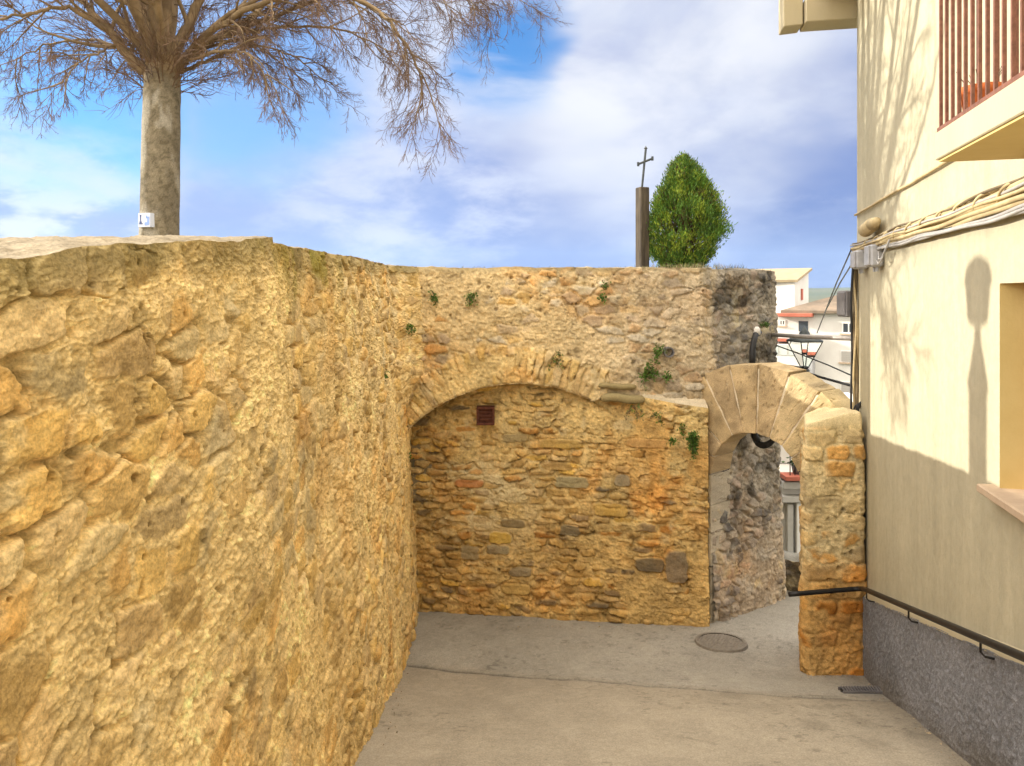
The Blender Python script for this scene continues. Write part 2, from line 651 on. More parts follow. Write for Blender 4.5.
def build_terrain():
    xs = nonuni((-6000, -600, 450), (-600, -60, 60), (-60, 90, 5), (90, 700, 61), (700, 6000, 300))
    ys = nonuni((-2000, -60, 240), (-60, 90, 5), (90, 900, 67), (900, 6500, 200))
    X, Y = np.meshgrid(xs, ys)
    z = -8.0 - 8.0 * ss(10, 40, Y) - 8 * ss(60, 300, Y)
    ridge = 60 + 150 * fbm(X / 1500 + 3, Y / 1500 + 8, 5, 5)
    far = ss(1400, 4200, np.hypot(X, Y)) * (Y > 0)
    z = z + far * ridge * .40
    z = z + (fbm(X / 60, Y / 60, 15, 3) - .5) * 6 * ss(80, 200, np.hypot(X, Y))
    t = fbm(X / 120, Y / 120, 22, 4)[..., None]
    col = np.array((.045, .07, .03)) * (1 - t) + np.array((.13, .12, .06)) * t
    o = grid_mesh('ground', np.stack([X, Y, z], -1), col, M_CONC2)
    tag(o, kind='structure')


M_CONC2 = stone_mat('valley_ground', .1, .95, .02)
build_terrain()


def build_street():
    xs = nonuni((-3.4, -1.9, .15), (-1.9, 4.9, .017), (4.9, 9.0, .2))
    ys = nonuni((-5, 4.4, .12), (4.4, 9.5, .016), (9.5, 12.6, .03), (12.6, 14.2, .2))
    X, Y = np.meshgrid(xs, ys)
    z = ground_z(Y) + (fbm(X * 1.1, Y * 1.1, 3, 4) - .5) * .05 + (fbm(X * 9, Y * 9, 6, 3) - .5) * .006
    z = z - .35 * ss(12.0, 14.0, Y)
    t = fbm(X * .8, Y * .55, 31, 5)
    t2 = fbm(X * 4, Y * 3, 36, 5, .6)
    g = fbm(X * 26, Y * 26, 38, 3)
    col = np.array((.36, .315, .245))[None, None] * (.72 + .36 * t + .26 * (t2 - .5) + .22 * (g - .5))[..., None]
    # cool skylight tint painted into the paving beyond the joint; near slab stays tan
    far = ss(-.15, .25, Y - (8.03 - .297 * X + (fbm(X * 2, Y * 2, 66, 3) - .5) * .12))[..., None]
    col = col * (1 - far) + col * np.array((1.02, 1.08, 1.17)) * far
    # damp rings and drips
    for (cx, cy, r) in ((3.0, 6.2, .14), (3.2, 5.75, .12), (2.75, 5.5, .16), (2.9, 6.7, .11), (2.5, 6.0, .13), (2.2, 7.2, .18), (3.15, 7.05, .15)):
        d = np.hypot(X - cx + (t2 - .5) * .12, (Y - cy) * .8 + (g - .5) * .06)
        col = col * (1 - .15 * (1 - ss(r * .5, r * 1.2, d + (fbm(X * 14, Y * 11, 91, 4) - .5) * .12)))[..., None]
    spk = ss(.64, .72, fbm(X * 15, Y * 15, 95, 4, .6)) * ss(.45, .65, fbm(X * 1.3, Y * 1.3, 98, 3))
    col = col * (1 - .28 * spk)[..., None]
    ck = 1 - ss(.0, .012, np.abs(fbm(X * .9 + 3, Y * .9, 93, 4) - .5) / (1 + 0 * X))
    col = col * (1 - .14 * ck * ss(.4, .6, t2))[..., None]
    # dry joint across the slab
    jd = np.abs(Y - (8.03 - .297 * X + (fbm(X * 1.7, X * 0, 71, 3) - .5) * .10))
    w = .014 + .03 * fbm(X * 6, Y * 0, 73, 3)
    j = 1 - ss(w * .5, w * 1.6, jd)
    z = z - j * .022
    col = col * (1 - .6 * j)[..., None]
    halo = (1 - ss(.01, .16, jd)) * ss(.35, .6, t2)
    col = col * (1 - .16 * halo)[..., None]
    j2 = 1 - ss(.004, .02, np.abs(X - (-.35 + .13 * (Y - 5) + (fbm(Y * 2, Y * 0, 75, 3) - .5) * .25)))
    col = col * (1 - .22 * j2 * ss(.45, .6, t))[..., None]
    # grit gathering along the foot of the plinth and of the walls
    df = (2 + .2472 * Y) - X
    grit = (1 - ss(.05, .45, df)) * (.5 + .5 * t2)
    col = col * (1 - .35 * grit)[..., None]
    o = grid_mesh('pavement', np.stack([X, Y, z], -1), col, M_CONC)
    tag(o, kind='structure')


build_street()

# ------------------------------------------------------------------ the curved retaining wall on the left
def smooth_path(pts, step, rounds=5):
    p = np.array(pts, float)
    for _ in range(rounds):
        q = [p[0]]
        for a, b in zip(p[:-1], p[1:]):
            q += [a * .75 + b * .25, a * .25 + b * .75]
        q.append(p[-1])
        p = np.array(q)
    d = np.r_[0, np.cumsum(np.hypot(*np.diff(p, axis=0).T))]
    s = np.arange(0, d[-1], step)
    x, y = np.interp(s, d, p[:, 0]), np.interp(s, d, p[:, 1])
    k = max(1, int(.06 / step))
    tx, ty = np.gradient(x), np.gradient(y)
    ker = np.ones(2 * k + 1) / (2 * k + 1)
    tx = np.convolve(np.pad(tx, k, 'edge'), ker, 'valid')
    ty = np.convolve(np.pad(ty, k, 'edge'), ker, 'valid')
    L = np.hypot(tx, ty)
    return s, x, y, ty / L, -tx / L       # normal to the right of travel


def build_bastion():
    top = [(-1.62, -2.2), (-1.46, .4), (-1.30, 1.75), (-1.23, 2.9), (-1.245, 4.0), (-1.43, 6.6), (-1.64, 10.35)]
    s, px, py, nx, ny = smooth_path(top, .0025)
    want = np.where(py < 1.35, .03, np.where(py < 2.6, .004, np.where(py < 4.5, .0062, .011)))
    pick, nxt = [], 0.0
    for i_, s_ in enumerate(s):
        if s_ >= nxt:
            pick.append(i_)
            nxt = s_ + want[i_]
    s, px, py, nx, ny = (a[pick] for a in (s, px, py, nx, ny))
    # top height along the wall (relative to the eye): the concrete capping ends in a small step
    ic = int(np.argmax(py > 3.86))
    zt = np.where(py < 3.86, np.interp(py, [-2, .4, 1.7, 2.6, 3.86], [.0, .03, .088, .185, .305]), np.interp(py, [3.86, 5.0, 6.5, 10.3], [.272, .302, .35, .39]))
    zt = zt + (fbm(s * 2.2, s * 0, 81, 4) - .5) * .03 + (fbm(s * 9, s * 0, 84, 3) - .5) * .016
    zb = ground_z(py) - EYE - .25
    ncap = 60
    fr_ = nonuni((0, .27, .0009), (.27, .55, .0016), (.55, 1, .0024))[:, None]
    nface = len(fr_)
    H = (zt - zb)[None]
    dep = fr_ * H                                     # distance below the lip
    Z = zt[None] - dep
    out = .056 * dep * (1 + 0 * Z) + (fbm(s[None] * .9 + 0 * dep, dep * .9, 88, 4) - .5) * .13
    # cap rows run backwards from the lip, rising a little
    back = np.linspace(0, .62, ncap + 1)[1:][::-1][:, None]
    u_s = np.broadcast_to(s[None], (nface, len(s)))
    h, col, m, e = rubble(u_s, dep, 101, .235, .145, .54, .015, mw=.015, p=3.6, mortar=(.80, .595, .285), pal=PAL_A, erode=.55, rake=.75, warp=.045, pits=.95)
    # finer, flatter work towards the gate end
    h2, col2, m2, e2 = rubble(u_s, dep, 131, .26, .135, .54, .036, mw=.018, p=2.8, mortar=(.80, .595, .285), pal=PAL_A, rake=.8)
    t = ss(s[ic] + .2, s[ic] + 1.8, u_s)
    h = h * (1 - t) + h2 * t
    col = col * (1 - t[..., None]) + col2 * t[..., None]
    # moss and dark weathering under the lip, most of it at the corner
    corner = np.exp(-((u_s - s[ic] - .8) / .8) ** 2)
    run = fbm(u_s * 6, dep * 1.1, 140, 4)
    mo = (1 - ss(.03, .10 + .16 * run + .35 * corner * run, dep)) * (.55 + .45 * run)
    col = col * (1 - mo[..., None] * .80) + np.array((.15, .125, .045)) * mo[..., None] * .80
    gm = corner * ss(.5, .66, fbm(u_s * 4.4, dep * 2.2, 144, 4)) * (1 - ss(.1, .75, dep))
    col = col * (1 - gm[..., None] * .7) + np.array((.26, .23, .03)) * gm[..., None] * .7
    # warmer, browner foot
    ft = ss(1.2, 2.6, dep) * .35
    col = col * (1 - ft[..., None]) + col * np.array((.98, .86, .62)) * ft[..., None]
    h = h * np.minimum(1, .35 + dep / .12)
    fil = np.clip((py[None] - 9.05) / .85, 0, 1.2) ** 2 * .34 * ss(-1.75, -1.15, Z - .15 * np.clip((py[None] - 9.05), 0, 1))
    o = out + h + fil
    face = np.stack([px[None] + nx[None] * o, py[None] + ny[None] * o, Z + EYE], -1)
    bs = np.broadcast_to(s[None], (ncap, len(s)))
    bb = np.broadcast_to(back, (ncap, len(s)))
    hc = (fbm(bs * 5, bb * 5, 150, 5) - .5) * .05 + (fbm(bs * 24, bb * 24, 155, 3) - .5) * .014
    rise = np.interp(s, [0, s[ic] - .3, s[ic] + .1, 20], [.012, .012, .0, .0])[None]
    zc = zt[None] + rise * np.clip(bb / .6, 0, 1) + hc * np.minimum(1, bb / .08) - .012 * np.exp(-bb / .02)
    pinch = bb * np.clip(1 - .0 * bb, .1, 1)
    cap = np.stack([px[None] - nx[None] * pinch + nx[None] * o[0][None] * np.exp(-bb / .1),
                    py[None] - ny[None] * pinch + ny[None] * o[0][None] * np.exp(-bb / .1), zc + EYE], -1)
    tc_ = fbm(bs * 3, bb * 3, 160, 5)[..., None]
    colc = (np.array((.24, .20, .14)) * (1 - tc_) + np.array((.36, .30, .21)) * tc_) * (.8 + .4 * fbm(bs * 20, bb * 20, 163, 3))[..., None]
    pts = np.concatenate([cap, face], 0)
    cc = np.concatenate([colc, col], 0)
    w = empty('retaining_wall', (-1.3, 5, ground_z(5.0)))
    tag(w, 'long golden rubble retaining wall running from the left foreground back to the blind arch', 'wall')
    keep = np.zeros((pts.shape[0] - 1, pts.shape[1] - 1), bool)
    keep[ncap:] = True
    grid_mesh('masonry', pts, cc, M_STONE, w, keep)
    grid_mesh('mortar_capping', pts, cc, M_STONE, w, ~keep)
    return w


build_bastion()

# ------------------------------------------------------------------ the cross wall with the blind arch
AX, AZ, AR = .10, -3.38, 2.17          # centre (x, height from the eye) and radius of the blind arch
YW = 9.90


def infill_y(X):
    return 10.36 - .150 * (X + 1.45)


def build_cross_wall():
    w = empty('stone_wall', (.5, 9.9, ground_z(9.9)))
    tag(w, 'golden rubble cross wall with a filled in blind arch facing the street', 'wall')
    xs = np.arange(-1.95, 2.80, .0115)
    top = .38 + (fbm(xs * 2.3, xs * 0, 201, 4) - .5) * .035 + (fbm(xs * 11, xs * 0, 204, 3) - .5) * .02
    zs = np.linspace(0, 1, 300)[:, None]
    zlow = -3.4
    dep = zs * (top[None] - zlow)
    Z = top[None] - dep
    X = np.broadcast_to(xs[None], Z.shape)
    h, col, m, e = rubble(X + 20, dep, 211, .25, .13, .62, .040, mw=.018,
                          pal=np.array([(.55, .40, .20), (.56, .37, .14), (.48, .37, .23), (.40, .30, .19), (.58, .34, .13), (.52, .44, .31)]), mortar=(.62, .47, .25))
    # ring of thin radial stones
    dx, dz = X - AX, Z - AZ
    r = np.hypot(dx, dz)
    th = np.arctan2(dx, dz)
    ring_h = .45 + .09 * vnoise(th * 14 + 50, th * 0, 219)
    rn = ss(-.01, .03, r - AR) * (1 - ss(ring_h - .05, ring_h + .02, r - AR)) * (X < 1.32)
    hr, cr, mr_, er = rubble(r * 1.0 + 3, th * AR + 40 + (fbm(r * 3, th * 4, 220, 3) - .5) * .05, 223, .50, .085, .45, .045, mw=.014,
                             pal=np.array([(.68, .50, .23), (.66, .46, .17), (.62, .47, .25), (.56, .39, .17)]), mortar=(.68, .51, .24), warp=.02)
    rn3 = rn[..., None]
    h = h * (1 - rn) + (hr + .012) * rn
    col = col * (1 - rn3) + cr * rn3
    gx = ss(.2, 2.4, X)[..., None] * .55         # greyer towards the gate
    col = col * (1 - gx) + (col.mean(-1, keepdims=True) * np.array((1.10, .97, .78))) * gx
    gk = ss(2.45, 2.9, X + (fbm(X * 2, Z * 2, 231, 4) - .5) * .5)[..., None] * .35
    col = col * (1 - gk) + (col.mean(-1, keepdims=True) * np.array((.62, .58, .52))) * gk
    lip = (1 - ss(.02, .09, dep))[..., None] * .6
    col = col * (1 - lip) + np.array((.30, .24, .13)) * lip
    inner = (r < AR) & (X < 1.32) & (Z < AZ + AR)
    soff = ss(0, .05, np.abs(r - AR))
    off = (h + (fbm(X * .8, Z * .8, 235, 3) - .5) * .07) * np.minimum(1, .3 + dep / .1) - .22 * ss(2.60, 2.80, X)
    pts = np.stack([X, YW - off, Z + EYE], -1)
    inner |= (Z < np.interp(X, [1.0, 1.25, 1.75, 2.2, 2.66], [-1.50, -1.38, -1.42, -1.50, -1.56])) & ((X > 1.0) | (r < AR))
    inner |= (Z < AZ + .35)
    q = inner[:-1, :-1] & inner[1:, 1:] & inner[:-1, 1:] & inner[1:, :-1]
    ringf = (rn > .5)[:-1, :-1] & ~q
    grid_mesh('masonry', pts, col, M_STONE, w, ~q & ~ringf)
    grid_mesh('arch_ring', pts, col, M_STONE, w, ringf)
    # soffit of the arch
    tt = np.linspace(-1.0, .66, 190)
    dd = np.linspace(-.02, .50, 44)
    T, Dp = np.meshgrid(tt, dd)
    hs, cs, _, _ = rubble(Dp + 60, T * AR + 40, 241, .50, .085, .4, .030, mw=.014)
    rr = AR + .004 - hs * .6
    grid_mesh('arch_soffit', np.stack([AX + np.sin(T) * rr, YW + Dp, AZ + np.cos(T) * rr + EYE], -1), cs, M_STONE, w)
    # coping running back from the lip
    bb = np.linspace(0, .6, 40)[:, None]
    Xc = np.broadcast_to(xs[None], (40, len(xs)))
    Bc = np.broadcast_to(bb, Xc.shape)
    zc = top[None] + (fbm(Xc * 5, Bc * 5, 250, 4) - .5) * .05 * np.minimum(1, Bc / .06)
    cc = (np.array((.34, .29, .20)) * (.7 + .6 * fbm(Xc * 7, Bc * 7, 255, 4))[..., None])
    grid_mesh('mortar_capping', np.stack([Xc, YW - off[0][None] * np.exp(-Bc / .1) + Bc, zc + EYE], -1), cc, M_STONE, w, flip=True)

    # ---- coursed infill: a slightly skewed face, recessed on the left and proud on the right
    xs = np.arange(-1.75, 2.66, .0105)
    ztop = np.interp(xs, [.1, 1.25, 1.75, 2.2, 2.66], [-.95, -1.30, -1.39, -1.47, -1.53])
    zbot = ground_z(9.9) - EYE - .2
    v = np.linspace(0, 1, 340)[:, None]
    dep = v * (ztop - zbot)[None]
    Z = ztop[None] - dep
    X = np.broadcast_to(xs[None], Z.shape)
    pal = np.array([(.52, .35, .13), (.55, .38, .16), (.50, .27, .08), (.30, .22, .12), (.56, .40, .19), (.62, .41, .11), (.25, .20, .13), (.46, .30, .11)])
    h, col, m, e = rubble(X + 80, -Z + (fbm(X * .8, Z * .8, 260, 2) - .5) * .14, 263, .27, .098, .42, .056, pal=pal, mortar=(.66, .49, .22), mw=.020, warp=.03, p=4, jy=.2, rake=.8, erode=.6,
                          wts=(3, 3, 1.0, .9, 2.4, 1, .5, 2))
    # pale mortar smears in the middle, umber and orange to the right, browner foot
    sm = np.exp(-((X + .45) / .75) ** 2 - ((Z + 2.9) / .75) ** 2) * ss(.42, .6, fbm(X * 3, Z * 4, 270, 4)) * (1 - m * .75)
    col = col * (1 - sm[..., None]) + np.array((.66, .55, .33)) * sm[..., None]
    h = h + sm * .018
    orr = np.exp(-((X - 1.9) / .7) ** 2 - ((Z + 2.9) / .8) ** 2) * ss(.40, .58, fbm(X * 2.2, Z * 2.2, 275, 4))
    col = col * (1 - .6 * orr[..., None]) + col * np.array((1.12, .74, .35)) * .6 * orr[..., None]
    wm = ss(-2.5, -4.0, Z)[..., None] * .5
    col = col * (1 - wm) + col * np.array((.86, .70, .48)) * wm
    dk = ss(-.3, -1.6, X)[..., None] * .45
    col = col * (1 - dk) + col * np.array((.85, .78, .62)) * dk
    col *= .97
    # a few particular stones the eye goes to (x, height, width, height, colour)
    for (ix, iy, iw, ih, c) in ((650, 564, 29, 13, (.10, .085, .065)), (676, 566, 22, 32, (.19, .155, .11)), (500, 537, 22, 11, (.62, .40, .07)), (570, 530, 20, 10, (.14, .12, .08)), (469, 483, 27, 8, (.50, .20, .07)),
                                 (571, 482, 33, 11, (.30, .27, .16)), (622, 480, 15, 12, (.27, .23, .16)), (513, 523, 24, 8, (.20, .15, .08)), (610, 510, 32, 13, (.56, .36, .10)), (515, 438, 24, 8, (.34, .27, .14)), (558, 466, 28, 8, (.42, .27, .10)),
                                 (645, 443, 38, 9, (.55, .32, .12)), (560, 444, 40, 9, (.44, .29, .09)), (470, 552, 18, 14, (.30, .24, .14)), (498, 549, 24, 9, (.28, .24, .15)), (516, 588, 27, 10, (.48, .31, .10)), (520, 571, 22, 9, (.27, .22, .14))):
        z_ = infill_y((ix - 512) / F * 10)
        cx, cz = (ix - 512) / F * z_, (HY - iy) / F * z_
        a, b = iw / F * z_ / 2, ih / F * z_ / 2
        wob = (fbm(X * 12, Z * 12, ix, 3) - .5) * .35
        d = (np.abs((X - cx) / a) ** 4 + np.abs((Z - cz) / b) ** 4) ** .25 + wob
        k = (1 - ss(.92, 1.06, d)) * .8
        rim = np.exp(-((d - 1.12) / .10) ** 2)
        gr = (.75 + .5 * fbm(X * 18, Z * 18, 290, 3))[..., None]
        col = col * (1 - k[..., None]) + np.array(c) * gr * k[..., None]
        h = h * (1 - k) + (.046 + (fbm(X * 10, Z * 10, 295, 3) - .5) * .03) * k - rim * .02 * (1 - k)
    h = h * np.minimum(1, .3 + dep / .08)
    Yf = infill_y(X) - h - (fbm(X * .9, Z * .9, 297, 3) - .5) * .08 - .05 * ss(-3.6, -4.5, Z)
    grid_mesh('infill', np.stack([X, Yf, Z + EYE], -1), col, M_STONE, w)
    # sloping mortar ledge on top of the proud right-hand part
    sel = xs > 1.2
    xl = xs[sel]
    n = 26
    bb = np.linspace(0, 1, n)[:, None]
    Xc = np.broadcast_to(xl[None], (n, len(xl)))
    y0 = Yf[0][sel][None]
    y1 = YW + .02
    zc = ztop[sel][None] + .10 * bb ** .7 + (fbm(Xc * 6, bb * 2 + 0 * Xc, 301, 4) - .5) * .04 * np.minimum(1, bb * 4)
    cc = np.array((.64, .55, .40)) * (.8 + .4 * fbm(Xc * 6, bb * 3 + 0 * Xc, 305, 4))[..., None]
    grid_mesh('mortar_ledge', np.stack([Xc, y0 * (1 - bb) + y1 * bb, zc + EYE], -1), cc, M_STONE, w, flip=True)
    # right return of the infill towards the gate jamb
    zz = Z[:, -1]
    n = 20
    bb = np.linspace(0, .5, n)[None]
    Yr = Yf[:, -1][:, None] + bb
    Zr = np.broadcast_to(zz[:, None], Yr.shape)
    hr, cr, _, _ = rubble(Yr + 7, Zr, 311, .25, .12, .4, .03)
    grid_mesh('side_face', np.stack([2.655 + hr * .5 * np.minimum(1, bb / .04), Yr, Zr + EYE], -1), cr * .9, M_STONE, w)
    # two long flat slabs bedded above the haunch
    for (ix, iy, L, hh, dy) in ((617, 386, .52, .075, .10), (622, 398, .60, .12, .16)):
        mb = MB()
        c = P(ix, iy, 9.86)
        n1, n2 = 26, 14
        vs, fs = [], []
        for i in range(n1 + 1):
            a = i / n1
            taper = (1 - abs(2 * a - 1) ** 5) ** .5
            for j in range(n2):
                an = 2 * math.pi * j / n2
                ca, sa = math.cos(an), math.sin(an)
                ry = dy * (.6 + .4 * taper) * abs(ca) ** .5 * (1 if ca > 0 else -1)
                rz = hh * .5 * (.3 + .7 * taper) * abs(sa) ** .6 * (1 if sa > 0 else -1)
                wv = .008 * math.sin(7 * a + ix) + random.uniform(-.004, .004)
                vs.append((c.x + (a - .5) * L, c.y - ry * .9 + wv, c.z + rz + wv + .012 * math.sin(a * 5)))
        for i in range(n1):
            for j in range(n2):
                j2 = (j + 1) % n2
                fs.append((i * n2 + j, (i + 1) * n2 + j, (i + 1) * n2 + j2, i * n2 + j2))
        mb.col = (.30, .24, .12)
        mb.add(vs, fs)
        mb.build('stone_slab', M_STONE, w, True)
    return w


build_cross_wall()

# ------------------------------------------------------------------ grey lichened end of the wall
GREY_PAL = np.array([(.27, .24, .20), (.34, .29, .23), (.20, .18, .155), (.38, .30, .23), (.42, .36, .28), (.15, .135, .12)])


def build_end_wall():
    A, B = np.array((2.62, 9.97)), np.array((4.02, 11.03))
    d = (B - A) / np.linalg.norm(B - A)
    nrm = np.array((d[1], -d[0]))
    L = np.linalg.norm(B - A)
    ret = 1.6                                       # the wall turns back at its free end
    s = np.arange(0, L + ret, .012)
    top = .36 + (fbm(s * 3, s * 0, 401, 4) - .5) * .06
    bx = np.where(s < L, A[0] + d[0] * s, B[0] + (s - L) * -nrm[0])
    by = np.where(s < L, A[1] + d[1] * s, B[1] + (s - L) * -nrm[1])
    nxx = np.where(s < L, nrm[0], d[0]); nyy = np.where(s < L, nrm[1], d[1])
    k = 6
    ker = np.ones(2 * k + 1) / (2 * k + 1)
    nxx = np.convolve(np.pad(nxx, k, 'edge'), ker, 'valid'); nyy = np.convolve(np.pad(nyy, k, 'edge'), ker, 'valid')
    zb = ground_z(11.4) - EYE - .5
    v = np.linspace(0, 1, 380)[:, None]
    dep = v * (top[None] - zb)
    Z = top[None] - dep
    Sg = np.broadcast_to(s[None], Z.shape)
    h, col, m, e = rubble(Sg + 5, dep, 411, .22, .13, .42, .05, pal=GREY_PAL, mortar=(.37, .32, .25), mw=.02)
    pk = ss(-2.9, -4.0, Z)[..., None] * .6
    col = col * (1 - pk) + col * np.array((1.5, 1.28, 1.05)) * pk
    bl = ss(.5, .64, fbm(Sg * 2.4, Z * 2.0, 420, 5, .6)) * ss(-3.9, -2.6, Z)
    col = col * (1 - .62 * bl[..., None])
    li = ss(.56, .70, fbm(Sg * 5, Z * 5, 425, 5, .6))[..., None] * .35
    col = col * (1 - li) + np.array((.46, .43, .36)) * li
    hw, cw_, _, _ = rubble(Sg + 22.6, dep, 211, .25, .13, .62, .040, mw=.018,
                           pal=np.array([(.55, .40, .20), (.56, .37, .14), (.48, .37, .23), (.40, .30, .19), (.58, .34, .13), (.52, .44, .31)]), mortar=(.62, .47, .25))
    cw_ = cw_ * .45 + (cw_.mean(-1, keepdims=True) * np.array((1.10, .97, .78))) * .55
    wa = (1 - ss(.02, .30, Sg + (fbm(Sg * 3, Z * 2.2, 436, 5, .6) - .5) * .8)) * ss(-1.6, -1.0, Z)
    h = h * (1 - wa) + hw * wa
    col = col * (1 - wa[..., None]) + cw_ * wa[..., None]
    o = h + .038 * dep + (fbm(Sg * .9, Z * .9, 428, 3) - .5) * .08
    o = o * np.minimum(1, .3 + dep / .1)
    w = empty('stone_wall', (3.4, 10.7, ground_z(10.7)))
    tag(w, 'grey black lichened end of the old wall seen above and through the gate arch', 'wall')
    grid_mesh('masonry', np.stack([bx[None] + nxx[None] * o, by[None] + nyy[None] * o, Z + EYE], -1), col, M_GREY, w)
    bb = np.linspace(0, .9, 50)[:, None]
    sc = s[s < L + .0]
    Sc = np.broadcast_to(sc[None], (50, len(sc)))
    n0 = len(sc)
    zc = top[:n0][None] + (fbm(Sc * 6, bb * 6 + 0 * Sc, 440, 4) - .5) * .09 * np.minimum(1, bb / .06)
    cc = np.array((.25, .22, .17)) * (.6 + .8 * fbm(Sc * 7, bb * 7 + 0 * Sc, 444, 4))[..., None]
    grid_mesh('mortar_capping', np.stack([bx[:n0][None] - nrm[0] * bb, by[:n0][None] - nrm[1] * bb, zc + EYE], -1), cc, M_GREY, w, flip=True)


build_end_wall()

# raised churchyard terrace held by the walls
TERR = EYE + .0                      # level of the churchyard behind the walls


def build_terrace():
    mb = MB()
    poly = [(-9, -3), (-1.95, -3), (-1.80, .4), (-1.66, 1.75), (-1.66, 4.0), (-1.82, 6.6), (-2.1, 10.35), (2.75, 10.35), (3.6, 11.2), (3.2, 12.4), (3.0, 18), (-9, 22)]
    zt, zb = TERR, -6.5
    n = len(poly)
    vs = [(x, y, zt) for x, y in poly] + [(x, y, zb) for x, y in poly]
    fs = [tuple(range(n))] + [(i, i + n, (i + 1) % n + n, (i + 1) % n) for i in range(n)]
    mb.add(vs, fs)
    tag(mb.build('terrace', M_EARTH), kind='structure')


build_terrace()

# ------------------------------------------------------------------ gate arch and pillar
GC = np.array((3.133, 9.30))
GD = np.array((.646, -.763))
GN = np.array((-.763, -.646))           # towards the street
G0 = -2.44 + EYE                        # springing height
RI, RO, TH = .655, 1.55, .46


def gp(a, h, f):
    q = GC + GD * a + GN * f
    return (q[0], q[1], G0 + h)


def rough_block(mb, P8, seg=20, amp=.016, seed=0, col=(.5, .4, .25)):
    """a dressed block: 8 corners (front a,b,c,d then back), faces subdivided, tooled and chipped along the arrises"""
    P8 = [np.array(p, float) for p in P8]
    cen = sum(P8) / 8
    quads = ((0, 1, 2, 3), (5, 4, 7, 6), (4, 0, 3, 7), (1, 5, 6, 2), (3, 2, 6, 7), (4, 5, 1, 0))
    u, w = np.meshgrid(np.linspace(0, 1, seg + 1), np.linspace(0, 1, seg + 1), indexing='ij')
    for qi, q in enumerate(quads):
        a, b, c, d = (P8[i] for i in q)
        n = np.cross(b - a, d - a)
        n = n / (np.linalg.norm(n) + 1e-9)
        if n.dot((a + b + c + d) / 4 - cen) < 0:
            n = -n
        U, Wd = u[..., None], w[..., None]
        p = (a * (1 - U) + b * U) * (1 - Wd) + (d * (1 - U) + c * U) * Wd
        lu = .5 * (np.linalg.norm(b - a) + np.linalg.norm(c - d))
        lw = .5 * (np.linalg.norm(d - a) + np.linalg.norm(c - b))
        ed = np.minimum(np.minimum(u, 1 - u) * lu, np.minimum(w, 1 - w) * lw)
        A, B = p[..., 0] * .8 - p[..., 1] * .7 + 30, p[..., 2] + .3 * p[..., 1]
        chip = ss(.42, .75, fbm(A * 7, B * 7, 540 + seed, 3)) * .014 + .003
        k = ss(0, 1, ed / (chip + .012))
        nz = fbm(A * 5, B * 5, 500 + seed, 4) - .5
        tool = fbm(A * 23, B * 23, 515 + seed, 4, .65) - .5
        pit = ss(.66, .74, fbm(A * 15, B * 15, 580 + seed, 4, .6))
        inward = (cen - p) / np.linalg.norm(cen - p, axis=-1, keepdims=True)
        p = p + n * ((nz * amp * 1.0 + tool * .009 - pit * .010) * k)[..., None] + inward * (chip * (1 - k) * .8)[..., None]
        t = fbm(A * 6, B * 6, 520, 5, .6)
        t2 = fbm(A * 1.9 + 9, B * 1.9, 560, 4)
        t3 = ss(.55, .7, fbm(A * 3.2, B * 3.2, 570, 4))
        cc = np.array(col)[None, None] * ((.58 + .84 * t) * (.70 + .60 * t2) * (1 - .22 * t3) * (1 - .25 * pit))[..., None]
        b0 = len(mb.v)
        mb.v += [tuple(x) for x in p.reshape(-1, 3)]
        mb.c += [tuple(x) for x in np.clip(cc, .01, .85).reshape(-1, 3)]
        mb.f += [(b0 + i * (seg + 1) + j, b0 + (i + 1) * (seg + 1) + j, b0 + (i + 1) * (seg + 1) + j + 1, b0 + i * (seg + 1) + j + 1) for i in range(seg) for j in range(seg)]


